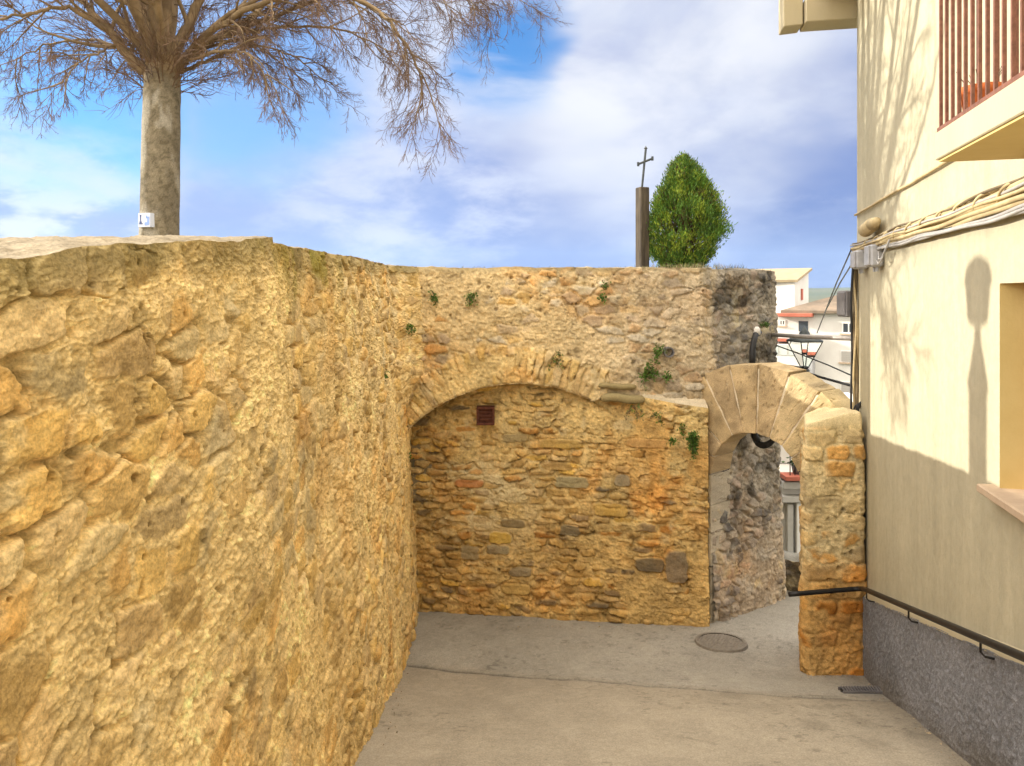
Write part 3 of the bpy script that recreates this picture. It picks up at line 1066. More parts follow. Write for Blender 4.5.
def build_gate():
    g = empty('gate_arch', (GC[0], GC[1], ground_z(GC[1])))
    tag(g, 'round stone gate arch of large wedge shaped blocks at the end of the street', 'arch')
    angs = [180, 158, 139, 120, 104, 88, 72, 56, 40, 24, 0]
    vcol = [(.49, .36, .205), (.445, .33, .19), (.51, .38, .21), (.46, .345, .20), (.52, .39, .22), (.48, .36, .205), (.54, .42, .24), (.58, .455, .25), (.52, .40, .22), (.48, .36, .2)]
    for i in range(10):
        a0, a1 = math.radians(angs[i] - .5), math.radians(angs[i + 1] + .5)
        ro = RO + random.uniform(-.012, .012)
        roL = 1.36 if i < 2 else ro
        if i == 0:
            roL = 1.12
        f0 = random.uniform(-.004, .012)
        fr = [gp(RI * math.cos(a0), RI * math.sin(a0), f0), gp(RI * math.cos(a1), RI * math.sin(a1), f0),
              gp(roL * math.cos(a1), roL * math.sin(a1), f0), gp(roL * math.cos(a0), roL * math.sin(a0), f0)]
        bk = [gp(RI * math.cos(a0), RI * math.sin(a0), -TH), gp(RI * math.cos(a1), RI * math.sin(a1), -TH),
              gp(roL * math.cos(a1), roL * math.sin(a1), -TH), gp(roL * math.cos(a0), roL * math.sin(a0), -TH)]
        mb = MB()
        rough_block(mb, fr + bk, 26, .014, i, vcol[i])
        mb.build('voussoir', M_ASHLAR, g)
    # mortar core just behind the faces
    mb = MB()
    n = 40
    vs, fs = [], []
    for i in range(n + 1):
        a = math.pi * (1 - i / n)
        ro = 1.0 if i < 3 else (1.28 if i < 9 else RO - .06)
        for r_, f in ((RI + .014, -.016), (ro, -.016), (ro, -TH + .02), (RI + .014, -TH + .02)):
            vs.append(gp(r_ * math.cos(a), r_ * math.sin(a), f))
    for i in range(n):
        for k in range(4):
            k2 = (k + 1) % 4
            fs.append((i * 4 + k, i * 4 + k2, (i + 1) * 4 + k2, (i + 1) * 4 + k))
    mb.col = (.72, .62, .46)
    mb.add(vs, fs)
    mb.build('mortar_bed', M_ASHLAR, g)
    # left jamb: narrow dressed stones
    zf = ground_z(9.8) - .15
    z = G0 - .012
    i = 0
    hs = [.42, .38, .46, .36, .44, .40]
    while z > zf + .05:
        hb = hs[i % 6]
        z1 = max(zf, z - hb)
        w = .13 if i % 2 else .20
        lo, hi = z1 - G0 + .008, z - G0
        fr = [gp(-RI - w, lo, .01), gp(-RI, lo, .01), gp(-RI, hi, .01), gp(-RI - w, hi, .01)]
        bk = [gp(-RI - w, lo, -TH), gp(-RI, lo, -TH), gp(-RI, hi, -TH), gp(-RI - w, hi, -TH)]
        mb = MB()
        rough_block(mb, fr + bk, 18, .014, 20 + i, (.47, .405, .30))
        mb.build('jamb_stone', M_ASHLAR, g)
        z = z1
        i += 1
    # right jamb behind the pillar
    zf = ground_z(8.7) - .15
    z = G0 - .012
    while z > zf + .05:
        z1 = max(zf, z - .45)
        lo, hi = z1 - G0 + .008, z - G0
        fr = [gp(RI, lo, 0), gp(RI + .5, lo, 0), gp(RI + .5, hi, 0), gp(RI, hi, 0)]
        bk = [gp(RI, lo, -TH), gp(RI + .5, lo, -TH), gp(RI + .5, hi, -TH), gp(RI, hi, -TH)]
        mb = MB()
        rough_block(mb, fr + bk, 12, .012, 40 + i, (.44, .36, .23))
        mb.build('jamb_stone', M_ASHLAR, g)
        z = z1
        i += 1


build_gate()


def build_pillar():
    """rectangular rubble pillar: four faces as one wrapped sheet, worn shoulders, rounded top"""
    x0, x1, y0, y1 = 3.30, 3.965, 8.11, 8.62
    xb = x0 + .19                                   # the back is narrower: the left side runs with the gate
    per = [(xb, y1), (x0, y0), (x1, y0), (x1, y1), (xb, y1)]
    pts_ = []
    d = 0
    ps = []
    for a, b in zip(per[:-1], per[1:]):
        Ls = math.dist(a, b)
        n = int(Ls / .011)
        for i in range(n):
            t = i / n
            ps.append((a[0] + (b[0] - a[0]) * t, a[1] + (b[1] - a[1]) * t, (b[1] - a[1]) / Ls, -(b[0] - a[0]) / Ls, d + Ls * t))
        d += Ls
    ps.append((*per[-1], *ps[-1][2:4], d))
    ps = np.array(ps)
    px, py, nx, ny, s = ps.T
    nx, ny = -nx, -ny
    k = 4
    ker = np.ones(2 * k + 1) / (2 * k + 1)
    wrap = lambda a: np.convolve(np.r_[a[-k - 1:-1], a, a[1:k + 1]], ker, 'valid')
    px, py = wrap(px), wrap(py)
    nx, ny = wrap(nx), wrap(ny)
    cx, cy = (x0 + x1) / 2, (y0 + y1) / 2
    sgn = np.sign((px - cx) * nx + (py - cy) * ny)
    nx, ny = nx * sgn, ny * sgn
    ztop, zb = EYE - 1.50, ground_z(8.08) - .15
    nz, nt = 280, 26
    v = np.linspace(0, 1, nz)[:, None]
    dep = v * (ztop - zb)
    Sg = np.broadcast_to(s[None], (nz, len(s)))
    Dg = np.broadcast_to(dep, Sg.shape)
    pal = np.array([(.56, .40, .18), (.58, .44, .24), (.54, .31, .10), (.46, .36, .20), (.60, .46, .24)])
    h, col, m, e = rubble(Sg + 13.3, Dg, 611, .36, .19, .40, .036, pal=pal, mortar=(.62, .50, .28), mw=.022, warp=.02, p=5, jx=.3, jy=.16, erode=.45)
    om = ss(1.2, 2.0, Dg + (fbm(Sg * 3, Dg * 3, 615, 4) - .5) * .8)[..., None]
    col = col * (1 - om * .75) + col * np.array((.92, .62, .28)) * om * .75
    h = h * np.minimum(1, .2 + Dg / .1)
    batter = .010 * Dg
    o = h + batter
    body = np.stack([px[None] + nx[None] * o, py[None] + ny[None] * o, ztop - Dg], -1)
    body[-1, :, 2] = zb
    # domed mortar top, higher on the house side
    t = np.linspace(1, 0, nt + 1)[1:][:, None]
    r = (1 - t)
    Xc = cx + (px[None] - cx) * (1 - r ** 1.6 * 1)
    Yc = cy + (py[None] - cy) * (1 - r ** 1.6 * 1)
    prof = 1 - (1 - r) ** 13
    hz = .05 + .13 * np.clip((Xc - x0) / (x1 - x0) * 1.3, 0, 1)
    Zc = ztop + prof * hz + (fbm(Xc * 6, Yc * 6, 620, 4) - .5) * .05 * np.minimum(1, r * 5)
    cap = np.stack([Xc + nx[None] * o[0][None] * (1 - r), Yc + ny[None] * o[0][None] * (1 - r), Zc], -1)[::-1]
    ccol = np.array((.64, .53, .32)) * (.75 + .5 * fbm(Xc * 5, Yc * 5, 625, 4))[..., None][::-1]
    pts = np.concatenate([cap, body], 0)
    cc = np.concatenate([ccol, col], 0)
    w = empty('stone_pillar', (cx, cy, zb))
    tag(w, 'square golden stone pillar against the cream house beside the gate arch', 'pillar')
    keep = np.zeros((pts.shape[0] - 1, pts.shape[1] - 1), bool)
    keep[nt:] = True
    grid_mesh('masonry', pts, cc, M_STONE, w, keep)
    grid_mesh('mortar_top', pts, cc, M_STONE, w, ~keep)


build_pillar()

# ------------------------------------------------------------------ the cream house on the right
SLOPE = .2472
HE = Vector((SLOPE, 1, 0)).normalized()            # along the facade, away from the camera
HN = Vector((-HE.y, HE.x, 0))                      # out of the facade, over the street
Z_FAR = 8.62


def fp(z, rel, off=0.0):
    return Vector((2 + SLOPE * z, z, EYE + rel)) + HN * off


def build_house():
    hs = empty('house', fp(4, -3.0, 0))
    tag(hs, 'cream rendered house with a balcony and grey plinth on the right of the street', 'house')
    zn, top, bot = -4.0, 6.6, -5.2
    wz0, wz1, wt_, wb = 3.35, 4.65, .075, -1.25    # window opening
    dpt = .24
    mb = MB()
    ZZ = [zn, wz0, wz1, Z_FAR]
    HH = [bot, wb, wt_, top]
    for i in range(3):
        for j in range(3):
            if i == 1 and j == 1:
                continue
            a, b = ZZ[i], ZZ[i + 1]
            c, d = HH[j], HH[j + 1]
            mb.quad(fp(b, c), fp(a, c), fp(a, d), fp(b, d))
    mb.build('wall', M_FACADE, hs)
    # reveals: bounced sunlight painted in as a yellower colour than the facade
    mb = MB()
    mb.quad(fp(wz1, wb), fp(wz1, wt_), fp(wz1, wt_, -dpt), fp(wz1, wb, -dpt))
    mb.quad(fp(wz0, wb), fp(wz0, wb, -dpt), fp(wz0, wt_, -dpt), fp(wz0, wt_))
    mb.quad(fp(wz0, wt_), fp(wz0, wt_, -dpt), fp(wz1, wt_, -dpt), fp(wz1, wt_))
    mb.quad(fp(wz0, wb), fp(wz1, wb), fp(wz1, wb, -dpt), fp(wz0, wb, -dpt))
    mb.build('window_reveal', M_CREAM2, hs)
    # other sides
    mb = MB()
    back = -7.0
    mb.quad(fp(Z_FAR, bot), fp(Z_FAR, top), fp(Z_FAR, top, back), fp(Z_FAR, bot, back))
    mb.quad(fp(zn, bot), fp(zn, bot, back), fp(zn, top, back), fp(zn, top))
    mb.quad(fp(zn, bot, back), fp(Z_FAR, bot, back), fp(Z_FAR, top, back), fp(zn, top, back))
    mb.build('outer_wall', M_FACADE, hs)
    r = MB()
    r.frame_box(fp(zn - .3, top, .45), HE * (Z_FAR - zn + .6) * 1.03, -HN * 7.8, Vector((0, 0, .18)), .02)
    r.build('roof', M_ROOF, hs)
    # window set at the back of the reveal
    wi = MB()
    for (a, b, c, d) in ((wz0, wz0 + .07, wb, wt_), (wz1 - .07, wz1, wb, wt_), (wz0 + .07, wz1 - .07, wb, wb + .07), (wz0 + .07, wz1 - .07, wt_ - .07, wt_), ((wz0 + wz1) / 2 - .04, (wz0 + wz1) / 2 + .04, wb + .07, wt_ - .07)):
        wi.frame_box(fp(a, c, -dpt + .003), fp(b, c) - fp(a, c), HN * .05, (0, 0, d - c))
    wo_ = wi.build('window', M_RUST, hs)
    pg = MB()
    pg.quad(fp(wz1, wb, -dpt + .012), fp(wz0, wb, -dpt + .012), fp(wz0, wt_, -dpt + .012), fp(wz1, wt_, -dpt + .012))
    pg.build('pane', M_GLASS, wo_)
    si = MB()
    si.frame_box(fp(wz0 - .12, wb - .052, .10), fp(wz1 + .10, 0) - fp(wz0 - .12, 0), -HN * (.10 + dpt - .06), (0, 0, .055), .008)
    si.build('sill', M_SILL, wo_)
    # plinth following the slope of the street, with a bevelled cream ledge
    lg = MB()
    zs = np.linspace(-4, 8.06, 60)
    tops = [-3.28 + .315 * (7.75 - z) for z in zs]
    for a, b, ta, tb in zip(zs[:-1], zs[1:], tops[:-1], tops[1:]):
        lg.quad(fp(b, tb - .015, .055), fp(a, ta - .015, .055), fp(a, ta + .07, .002), fp(b, tb + .07, .002))
    zc_ = nonuni((-4, 3.2, .2), (3.2, 8.06, .009))
    tp = -3.28 + .315 * (7.75 - zc_)
    gz_ = ground_z(zc_) - EYE - .12
    vv = nonuni((0, .06, .008), (.06, 1, .0095))[:, None]
    ZZ_ = np.broadcast_to(zc_[None], (len(vv), len(zc_)))
    tp2 = tp + (fbm(zc_ * 6, zc_ * 0, 905, 4) - .5) * .014
    R_ = tp2[None] + (gz_ - tp2)[None] * vv
    blob = fbm(ZZ_ * 38, R_ * 38, 910, 3, .6)
    of = .052 + np.maximum(0, blob - .42) * .026 + (fbm(ZZ_ * 3, R_ * 3, 915, 3) - .5) * .012
    of = np.where(vv < .004, .03, of)
    bx_, by_ = 2 + SLOPE * ZZ_ + HN.x * of, ZZ_ + HN.y * of
    tn = fbm(ZZ_ * 1.3, R_ * 1.6, 920, 4)
    gcol = np.array((.235, .24, .262))[None, None] * (.62 + .5 * tn + .75 * (blob - .45))[..., None]
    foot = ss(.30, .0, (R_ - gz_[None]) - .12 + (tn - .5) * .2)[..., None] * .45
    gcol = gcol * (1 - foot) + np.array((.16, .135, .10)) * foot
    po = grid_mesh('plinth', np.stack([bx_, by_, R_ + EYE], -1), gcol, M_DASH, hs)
    pe = MB()
    pe.quad(fp(8.06, float(gz_[-1]), .06), fp(8.06, tops[-1] - .01, .06), fp(8.06, tops[-1] - .01, 0), fp(8.06, float(gz_[-1]), 0))
    pe.build('plinth_end', M_PLINTH, hs)
    lg.build('plinth_ledge', M_CREAM, hs)
    # balcony
    zb, p, lo, hi = 4.0, .575, .772, .93
    bal = MB()
    bal.frame_box(fp(-1.5, lo, p), fp(zb, 0) - fp(-1.5, 0), -HN * p * .998, (0, 0, hi - lo), .006)
    bo = bal.build('balcony', M_CREAM, hs)
    un = MB()
    un.frame_box(fp(-1.48, lo - .012, p - .015), fp(zb - .015, 0) - fp(-1.48, 0), -HN * (p - .02), (0, 0, .0115))
    un.build('soffit', M_CREAM2, bo)
    ra = MB()
    rt = hi + 1.0
    z = zb - .02
    while z > 1.0:
        c = fp(z, hi + .02, p - .025)
        ra.frame_box(c - HE * .008 - HN * .008, HE * .016, HN * .016, (0, 0, .98))
        z -= .092
    for k in range(1, 6):
        c = fp(zb - .02, hi + .02, p - .025 - .095 * k)
        ra.frame_box(c - HE * .008 - HN * .008, HE * .016, HN * .016, (0, 0, .98))
    for hh, t in ((hi + .004, .022), (rt, .03)):
        ra.frame_box(fp(1.0, hh, p - .04), fp(zb, 0) - fp(1.0, 0), HN * .03, (0, 0, t))
        ra.frame_box(fp(zb - .032, hh + .001, 0.002), HE * .03, HN * (p - .042), (0, 0, t - .002))
    ra.build('railing', M_RUST, bo)
    # projecting eave slab at the far corner
    ev = MB()
    a = P(803, 27, 8.75)
    ev.frame_box((a.x, 8.66, a.z + .03), P(866, 27, 8.75) - a + Vector((0, 0, .05)), (0.06, .35, 0), (0, 0, .30), .01)
    ev.frame_box((a.x - .24, 8.74, a.z), (.237, 0, .03), (.05, .3, 0), (0, 0, .6), .01)
    ev.build('eave_slab', M_CREAM, hs)
    e2 = MB()
    e2.frame_box(fp(5.0, 3.64, .40), fp(Z_FAR + .3, 0) - fp(5.0, 0), -HN * .41, (0, 0, .12), .01)
    e2.build('eave_moulding', M_CREAM2, hs)
    return hs


M_SILL = plain('stone_sill', (.52, .40, .28), (.44, .33, .23), 10, .8, .2, 60)


def facade_mat():
    m, nt, b = new_mat('trowelled_cream_render')
    g = nd(nt, 'ShaderNodeNewGeometry')

    def nz(scale, detail, st, rough=.6):
        mp = nd(nt, 'ShaderNodeVectorMath', operation='MULTIPLY')
        mp.inputs[1].default_value = st
        nt.links.new(g.outputs['Position'], mp.inputs[0])
        n = nd(nt, 'ShaderNodeTexNoise')
        n.inputs['Scale'].default_value = scale
        n.inputs['Detail'].default_value = detail
        n.inputs['Roughness'].default_value = rough
        nt.links.new(mp.outputs[0], n.inputs['Vector'])
        return n.outputs['Fac']

    def rng_(v, lo, hi, a, c):
        r = nd(nt, 'ShaderNodeMapRange')
        for i, q in enumerate((lo, hi, a, c)):
            r.inputs[i + 1].default_value = q
        nt.links.new(v, r.inputs[0])
        return r.outputs[0]

    def mul(a, c):
        x = nd(nt, 'ShaderNodeMath', operation='MULTIPLY')
        nt.links.new(a, x.inputs[0])
        nt.links.new(c, x.inputs[1])
        return x.outputs[0]
    t = rng_(nz(1.1, 6, (1, 1, .7)), .3, .7, .90, 1.06)
    t = mul(t, rng_(nz(5.0, 6, (1, 1, .10)), .35, .7, .89, 1.05))       # rain streaks
    t = mul(t, rng_(nz(14, 5, (1, 1, 1)), .3, .7, .94, 1.05))
    t = mul(t, rng_(nz(120, 3, (1, 1, 1)), .3, .7, .95, 1.05))
    mx = nd(nt, 'ShaderNodeMix', data_type='RGBA', blend_type='MULTIPLY')
    mx.inputs[0].default_value = 1
    mx.inputs[6].default_value = (.475, .43, .305, 1)
    nt.links.new(t, mx.inputs[7])
    nt.links.new(mx.outputs[2], b.inputs['Base Color'])
    prev = None
    for v, st, ds in ((nz(2.6, 3, (1, 1, .6)), .5, .05), (nz(16, 5, (1, 1, .7)), .35, .02), (nz(110, 3, (1, 1, 1)), .35, .006)):
        bp = nd(nt, 'ShaderNodeBump')
        bp.inputs['Strength'].default_value = st
        bp.inputs['Distance'].default_value = ds
        nt.links.new(v, bp.inputs['Height'])
        if prev:
            nt.links.new(prev, bp.inputs['Normal'])
        prev = bp.outputs[0]
    nt.links.new(prev, b.inputs['Normal'])
    b.inputs['Roughness'].default_value = .9
    b.inputs['Specular IOR Level'].default_value = .12
    return m


M_FACADE = facade_mat()
M_DASH = stone_mat('roughcast_plinth', .8, .95, .9)
build_house()


def build_handrail():
    o = empty('handrail', fp(6, -2.65, .1))
    tag(o, 'black iron handrail sloping along the grey plinth and turning across the stone pillar', 'handrail')
    rail = lambda z: fp(z, -3.25 + .305 * (8.0 - z), .12)
    mb = MB()
    pts = [P(789, 594.5, 7.90), P(800, 593.5, 7.91), P(830, 591, 7.93), P(852, 589.2, 7.95), P(860, 588.8, 7.93)] + [rail(z) for z in (7.72, 7.5, 7, 6, 5, 4, 3, 2, 1, 0)]
    mb.tube(pts, .026, 12)
    mb.build('rail', M_RAIL, o, True)
    for z in (7.62, 6.15, 4.62, 3.1):
        b = MB()
        a = rail(z)
        b.tube([a, a + Vector((0, 0, -.085)), a + Vector((0, 0, -.10)) - HN * .015 - HE * 0.03, a + Vector((0, 0, -.105)) - HN * .116 - HE * .05], .008, 6)
        b.build('bracket', M_RAIL, o)


build_handrail()

# cables on the facade
def wavy(z0, z1, r0, r1, off, sag=0.0, n=40, seed=0, amp=.008, oamp=.008):
    q = random.Random(seed)
    ph = [q.uniform(0, 6) for _ in range(4)]
    out = []
    for i in range(n + 1):
        t = i / n
        z = z0 + (z1 - z0) * t
        r = r0 + (r1 - r0) * t - sag * 4 * t * (1 - t)
        r += amp * (math.sin(t * 17 + ph[0]) + .6 * math.sin(t * 41 + ph[1]))
        out.append(fp(z, r, off + oamp * (1 + math.sin(t * 23 + ph[2]))))
    return out


M_CABB = plain('brown_cable', (.20, .15, .085), (.13, .10, .06), 9, .7)
M_CABC = plain('painted_cable', (.56, .45, .25), (.40, .31, .17), 9, .7)
M_CABG = plain('grey_cable', (.30, .29, .28), (.40, .38, .35), 9, .6)


def build_cables():
    o = empty('cable_bundle', fp(6.5, .62, .05))
    tag(o, 'thick bundle of cream painted and grey cables strung along the cream facade', 'cables')
    specs = [(.60, .755, .022, .018, M_CABC), (.585, .72, .03, .022, M_CABC), (.565, .685, .035, .028, M_CABC), (.55, .66, .045, .026, M_CABC), (.545, .64, .03, .022, M_CABC), (.535, .615, .055, .018, M_CABC),
             (.575, .70, .015, .024, M_CABB), (.555, .67, .015, .024, M_CABB), (.54, .63, .015, .024, M_CABB), (.61, .735, .05, .010, M_CABB), (.56, .65, .075, .012, M_CABC), (.525, .59, .03, .022, M_CABC), (.505, .575, .03, .012, M_BLACK),
             (.515, .56, .045, .013, M_CABG), (.505, .545, .055, .011, M_CABG), (.495, .535, .04, .012, M_CABG), (.59, .70, .07, .011, M_CABG)]
    for i, (r0, r1, off, rad, mt) in enumerate(specs):
        MB().tube(wavy(8.55, 2.2, r0 - .01, r1, off, (.015 if i < 13 else .03) + .006 * (i % 3), 60, i), rad, 8).build('cable', mt, o, True)
    # twisted wrap around the bundle
    pts = []
    for i in range(400):
        t = i / 399
        z = 7.9 - t * 4.6
        c = fp(z, .555 + .10 * t, .05)
        a = t * 75
        pts.append(c + Vector((0, 0, 1)) * .045 * math.sin(a) + HN * .035 * math.cos(a))
    MB().tube(pts, .010, 5).build('binding', M_CABC, o, True)
    t = MB().tube(wavy(8.62, 4.3, .955, 1.05, .022, 0, 30, 44, .003, .002), .014, 8).build('cable', M_CABC, None, True)
    tag(t, 'single thin cream cable running straight along the facade above the thick bundle', 'cable')
    # cream insulating sleeve and two grey junction boxes
    s = empty('cable_sleeve', fp(7.7, .76, .08))
    tag(s, 'cream ceramic sleeve on the facade just above the cable bundle', 'sleeve')
    a = P(870, 231, 7.6) + HN * .0
    zz = 7.72
    MB().tube([fp(zz + .12, .70, .09), fp(zz + .09, .703, .09), fp(zz - .22, .735, .09), fp(zz - .25, .738, .09)], [.045, .075, .075, .05], 14).build('body', M_CABC, s, True)
    MB().tube([fp(zz - .24, .737, .09), fp(zz - .4, .755, .09)], [.07, .04], 12).build('collar', M_CABC, s, True)
    for nm, z, rel, w, h, lab in (('junction_box', 8.15, .40, .24, .21, 'small pale grey junction box under the cables at the house corner'),
                                  ('junction_box', 7.50, .41, .22, .23, 'pale grey junction box under the cables, the one further from the house corner')):
        j = empty(nm, fp(z, rel, .02))
        tag(j, lab, 'junction box', 'junction boxes under the cables')
        b = MB()
        b.frame_box(fp(z - w / 2, rel - h / 2, .004), HE * w, HN * .13, (0, 0, h), .02)
        b.build('case', M_GREYP, j)
        b = MB()
        b.frame_box(fp(z - w / 2 + .012, rel - h / 2 + .012, .1345), HE * (w - .024), HN * .018, (0, 0, h - .024), .01)
        b.build('cover', M_GREYP, j)
        for k in (-.05, .05):
            MB().tube([fp(z + k, rel - h / 2, .06), fp(z + k, rel - h / 2 - .05, .06)], .016, 8).build('gland', M_GREYP, j)
    lp = MB()
    lp.tube([fp(7.3, .44, .08), fp(7.2, .36, .1), fp(7.1, .36, .1), fp(6.98, .46, .09), fp(6.9, .58, .06)], .009, 6)
    lp.tube([fp(7.35, .36, .09), fp(7.22, .31, .1), fp(7.08, .36, .1), fp(7.0, .5, .07)], .008, 6)
    tag(lp.build('cable_loop', M_CABG, None, True), 'short loops of grey cable hanging beside the junction boxes', 'cable')
    # bundle down the house corner
    o = empty('cable_bundle', fp(8.66, -.6, .06))
    tag(o, 'vertical bundle of brown cables and pipes running down the far corner of the cream house', 'cables')
    for k, (dx, rad, mt) in enumerate(((-.03, .026, M_CABB), (.03, .022, M_CABB), (-.075, .014, M_BLACK), (.06, .016, M_CABG), (-.05, .012, M_CABC), (.0, .018, M_CABC))):
        pts = []
        q = random.Random(k)
        for i in range(24):
            t = i / 23
            rel = .52 - t * 2.25
            pts.append(Vector((4.11 + dx + .012 * math.sin(t * 11 + k) - (.06 * max(0, t - .85) / .15 if k % 2 else 0), 8.56 + .02 * math.sin(t * 7 + k * 2) - .02 * k / 3, EYE + rel)))
        MB().tube(pts, rad, 8).build('cable', mt, o, True)
    c = MB()
    for k in range(5):
        pts = []
        for i in range(16):
            a = i / 15 * 5.4 + k
            pts.append(Vector((4.06 - .05 * math.cos(a) + .01 * k, 8.46 - .01 * k, EYE - 1.40 + (.11 + .012 * k) * math.sin(a))))
        c.tube(pts, .010, 6)
    tag(c.build('cable_coil', M_BLACK, None, True), 'loose dark coil of cable at the foot of the corner bundle above the pillar', 'cable')
    # grey cabinet on the end wall
    b = empty('meter_box', P(849, 302, 8.75))
    tag(b, 'narrow dark grey box fixed on the far house corner against the sky', 'box')
    p0 = P(845.5, 317, 8.72)
    MB().box(p0.x, p0.x + .10, 8.70, 8.95, p0.z, p0.z + .32, .012).build('case', M_METER, b)
    MB().box(p0.x - .014, p0.x - .0005, 8.72, 8.93, p0.z + .02, p0.z + .30, .006).build('door', M_METER, b)


M_METER = plain('dark_grey_steel', (.13, .125, .13), (.18, .17, .17), 9, .5)
build_cables()


def build_pot():
    c = fp(3.80, .932, .41)
    o = empty('flower_pot', c)
    tag(o, 'orange terracotta flower pot standing on the balcony behind the brown bars', 'flower pot')
    MB().lathe(c, [(.0, .0), (.075, .0), (.098, .15), (.112, .152), (.115, .19), (.105, .192), (.10, .17), (0, .168)], 28).build('pot', M_TERRA, o, True)
    MB().lathe(c, [(.0, .169), (.099, .172)], 20).build('soil', M_EARTH, o)
    mb = MB()
    q = random.Random(3)
    for k in range(9):
        a = q.uniform(0, 6.28)
        b = c + Vector((.05 * math.cos(a), .05 * math.sin(a), .16))
        mb.tube([b, b + Vector((.03 * math.cos(a), .03 * math.sin(a), .07)), b + Vector((.07 * math.cos(a), .07 * math.sin(a), q.uniform(.10, .17)))], [.004, .003, .0015], 4)
    mb.build('dry_stems', M_TWIG, o)


build_pot()

# ------------------------------------------------------------------ bits fixed in and on the walls and street
def build_fittings():
    # manhole cover
    c = Vector((P(721, 642, 9.1).x, 9.1, 0))
    gz = ground_z(9.1)
    tilt = math.atan(.1)
    o = empty('manhole_cover', (c.x, c.y, gz))
    tag(o, 'round iron manhole cover in the pavement before the gate', 'manhole')

    def pt(r, a, h):
        return Vector((c.x + r * math.cos(a), c.y + r * math.sin(a), ground_z(c.y + r * math.sin(a)) + h))
    n = 48
    fr = MB()
    for i in range(n):
        a, b = 2 * math.pi * i / n, 2 * math.pi * (i + 1) / n
        fr.quad(pt(.275, a, .026), pt(.315, a, .026), pt(.315, b, .026), pt(.275, b, .026))
        fr.quad(pt(.315, a, .026), pt(.33, a, -.02), pt(.33, b, -.02), pt(.315, b, .026))
    fr.build('frame', M_IRON, o)
    rr, aa = np.meshgrid(np.linspace(.002, .273, 46), np.linspace(0, 2 * np.pi, 181), indexing='ij')
    lx_, ly_ = rr * np.cos(aa), rr * np.sin(aa)
    stud = (np.abs((lx_ / .045 + np.floor(ly_ / .045) * .5) % 1 - .5) < .28) & (np.abs((ly_ / .045) % 1 - .5) < .22)
    zl = ground_z(c.y + ly_) + .016 + .007 * stud
    grid_mesh('lid', np.stack([c.x + lx_, c.y + ly_, zl], -1), None, M_IRON, o, flip=True)
    # drain grate
    o = empty('drain_grate', (0, 0, 0))
    a, b = P(842, 692, 7.33), P(881, 692, 7.33)
    z = ground_z(7.33) + .03
    o.location = ((a.x + b.x) / 2, 7.33, z)
    tag(o, 'narrow black drain grate in the pavement at the foot of the plinth', 'drain')
    MB().box(a.x, b.x, 7.30, 7.37, z - .06, z - .012, .004).build('channel', M_BLACK, o)
    g = MB()
    for k in range(14):
        x = a.x + (b.x - a.x) * (k + .3) / 14
        g.box(x, x + .012, 7.285, 7.385, z - .010, z + .003)
    g.box(a.x - .012, b.x + .012, 7.275, 7.284, z - .02, z + .004)
    g.box(a.x - .012, b.x + .012, 7.386, 7.395, z - .045, z - .012)
    g.build('grille', M_METER, o)
    # square rusty iron plate in the blind arch
    c = P(485.5, 416, 10.03)
    o = empty('vent', c)
    tag(o, 'small square rusty iron vent set in the infill under the blind arch', 'vent')
    s = .125
    f = MB()
    for (x0, x1, z0, z1) in ((-s, s, -s, -s + .03), (-s, s, s - .03, s), (-s, -s + .03, -s + .03, s - .03), (s - .03, s, -s + .03, s - .03)):
        f.box(c.x + x0, c.x + x1, c.y - .03, c.y + .16, c.z + z0, c.z + z1, .005)
    f.build('frame', M_VENT, o)
    f = MB()
    f.box(c.x - s + .031, c.x + s - .031, c.y + .02, c.y + .06, c.z - s + .031, c.z + s - .031)
    for k in range(3):
        f.box(c.x - s + .031, c.x + s - .031, c.y + .0, c.y + .018, c.z - .06 + k * .05, c.z - .04 + k * .05)
    f.build('plate', M_VENT, o)
    # drain pipe end
    c = P(668.5, 352, 9.84)
    o = empty('drain_pipe', c)
    tag(o, 'short dark drain pipe end sticking out of the cross wall beside green weeds', 'pipe')
    n = 20
    m = MB()
    for i in range(n):
        a, b = 2 * math.pi * i / n, 2 * math.pi * (i + 1) / n
        q = lambda r, t, y: Vector((c.x + r * math.cos(t), y, c.z + r * math.sin(t)))
        m.quad(q(.072, a, c.y - .06), q(.072, b, c.y - .06), q(.072, b, c.y + .2), q(.072, a, c.y + .2))
        m.quad(q(.055, a, c.y - .06), q(.055, b, c.y - .06), q(.072, b, c.y - .06), q(.072, a, c.y - .06))
        m.quad(q(.055, a, c.y - .06), q(.055, a, c.y + .2), q(.055, b, c.y + .2), q(.055, b, c.y - .06))
    m.build('pipe', M_METER, o)
    m = MB()
    m.box(c.x - .05, c.x + .05, c.y + .16, c.y + .19, c.z - .05, c.z + .05)
    m.build('blank', M_BLACK, o)
    # black conduit on the grey wall with a pale clip
    o = empty('cable_conduit', P(755, 350, 10.2))
    tag(o, 'short curved black conduit with a pale cap on the grey end wall', 'conduit')
    m = MB()
    m.tube([P(752.5, 366, 10.02), P(752.3, 358, 10.0), P(752.5, 350, 10.02), P(753.5, 342, 10.05), P(755.5, 335, 10.12), P(759, 332.5, 10.3)], .042, 10)
    m.build('tube', M_BLACK, o, True)
    m = MB()
    m.lathe(P(757, 333, 10.16), [(0, -.03), (.05, -.02), (.045, .06), (.02, .09), (0, .09)], 12)
    m.build('cap', M_WHITE, o, True)
    m = MB()
    m.tube([P(753, 362, 10.03), P(751.6, 362, 10.03)], .05, 8)
    m.build('clip', M_GREYP, o)
    # black cable bundle slung under the arch
    m = MB()
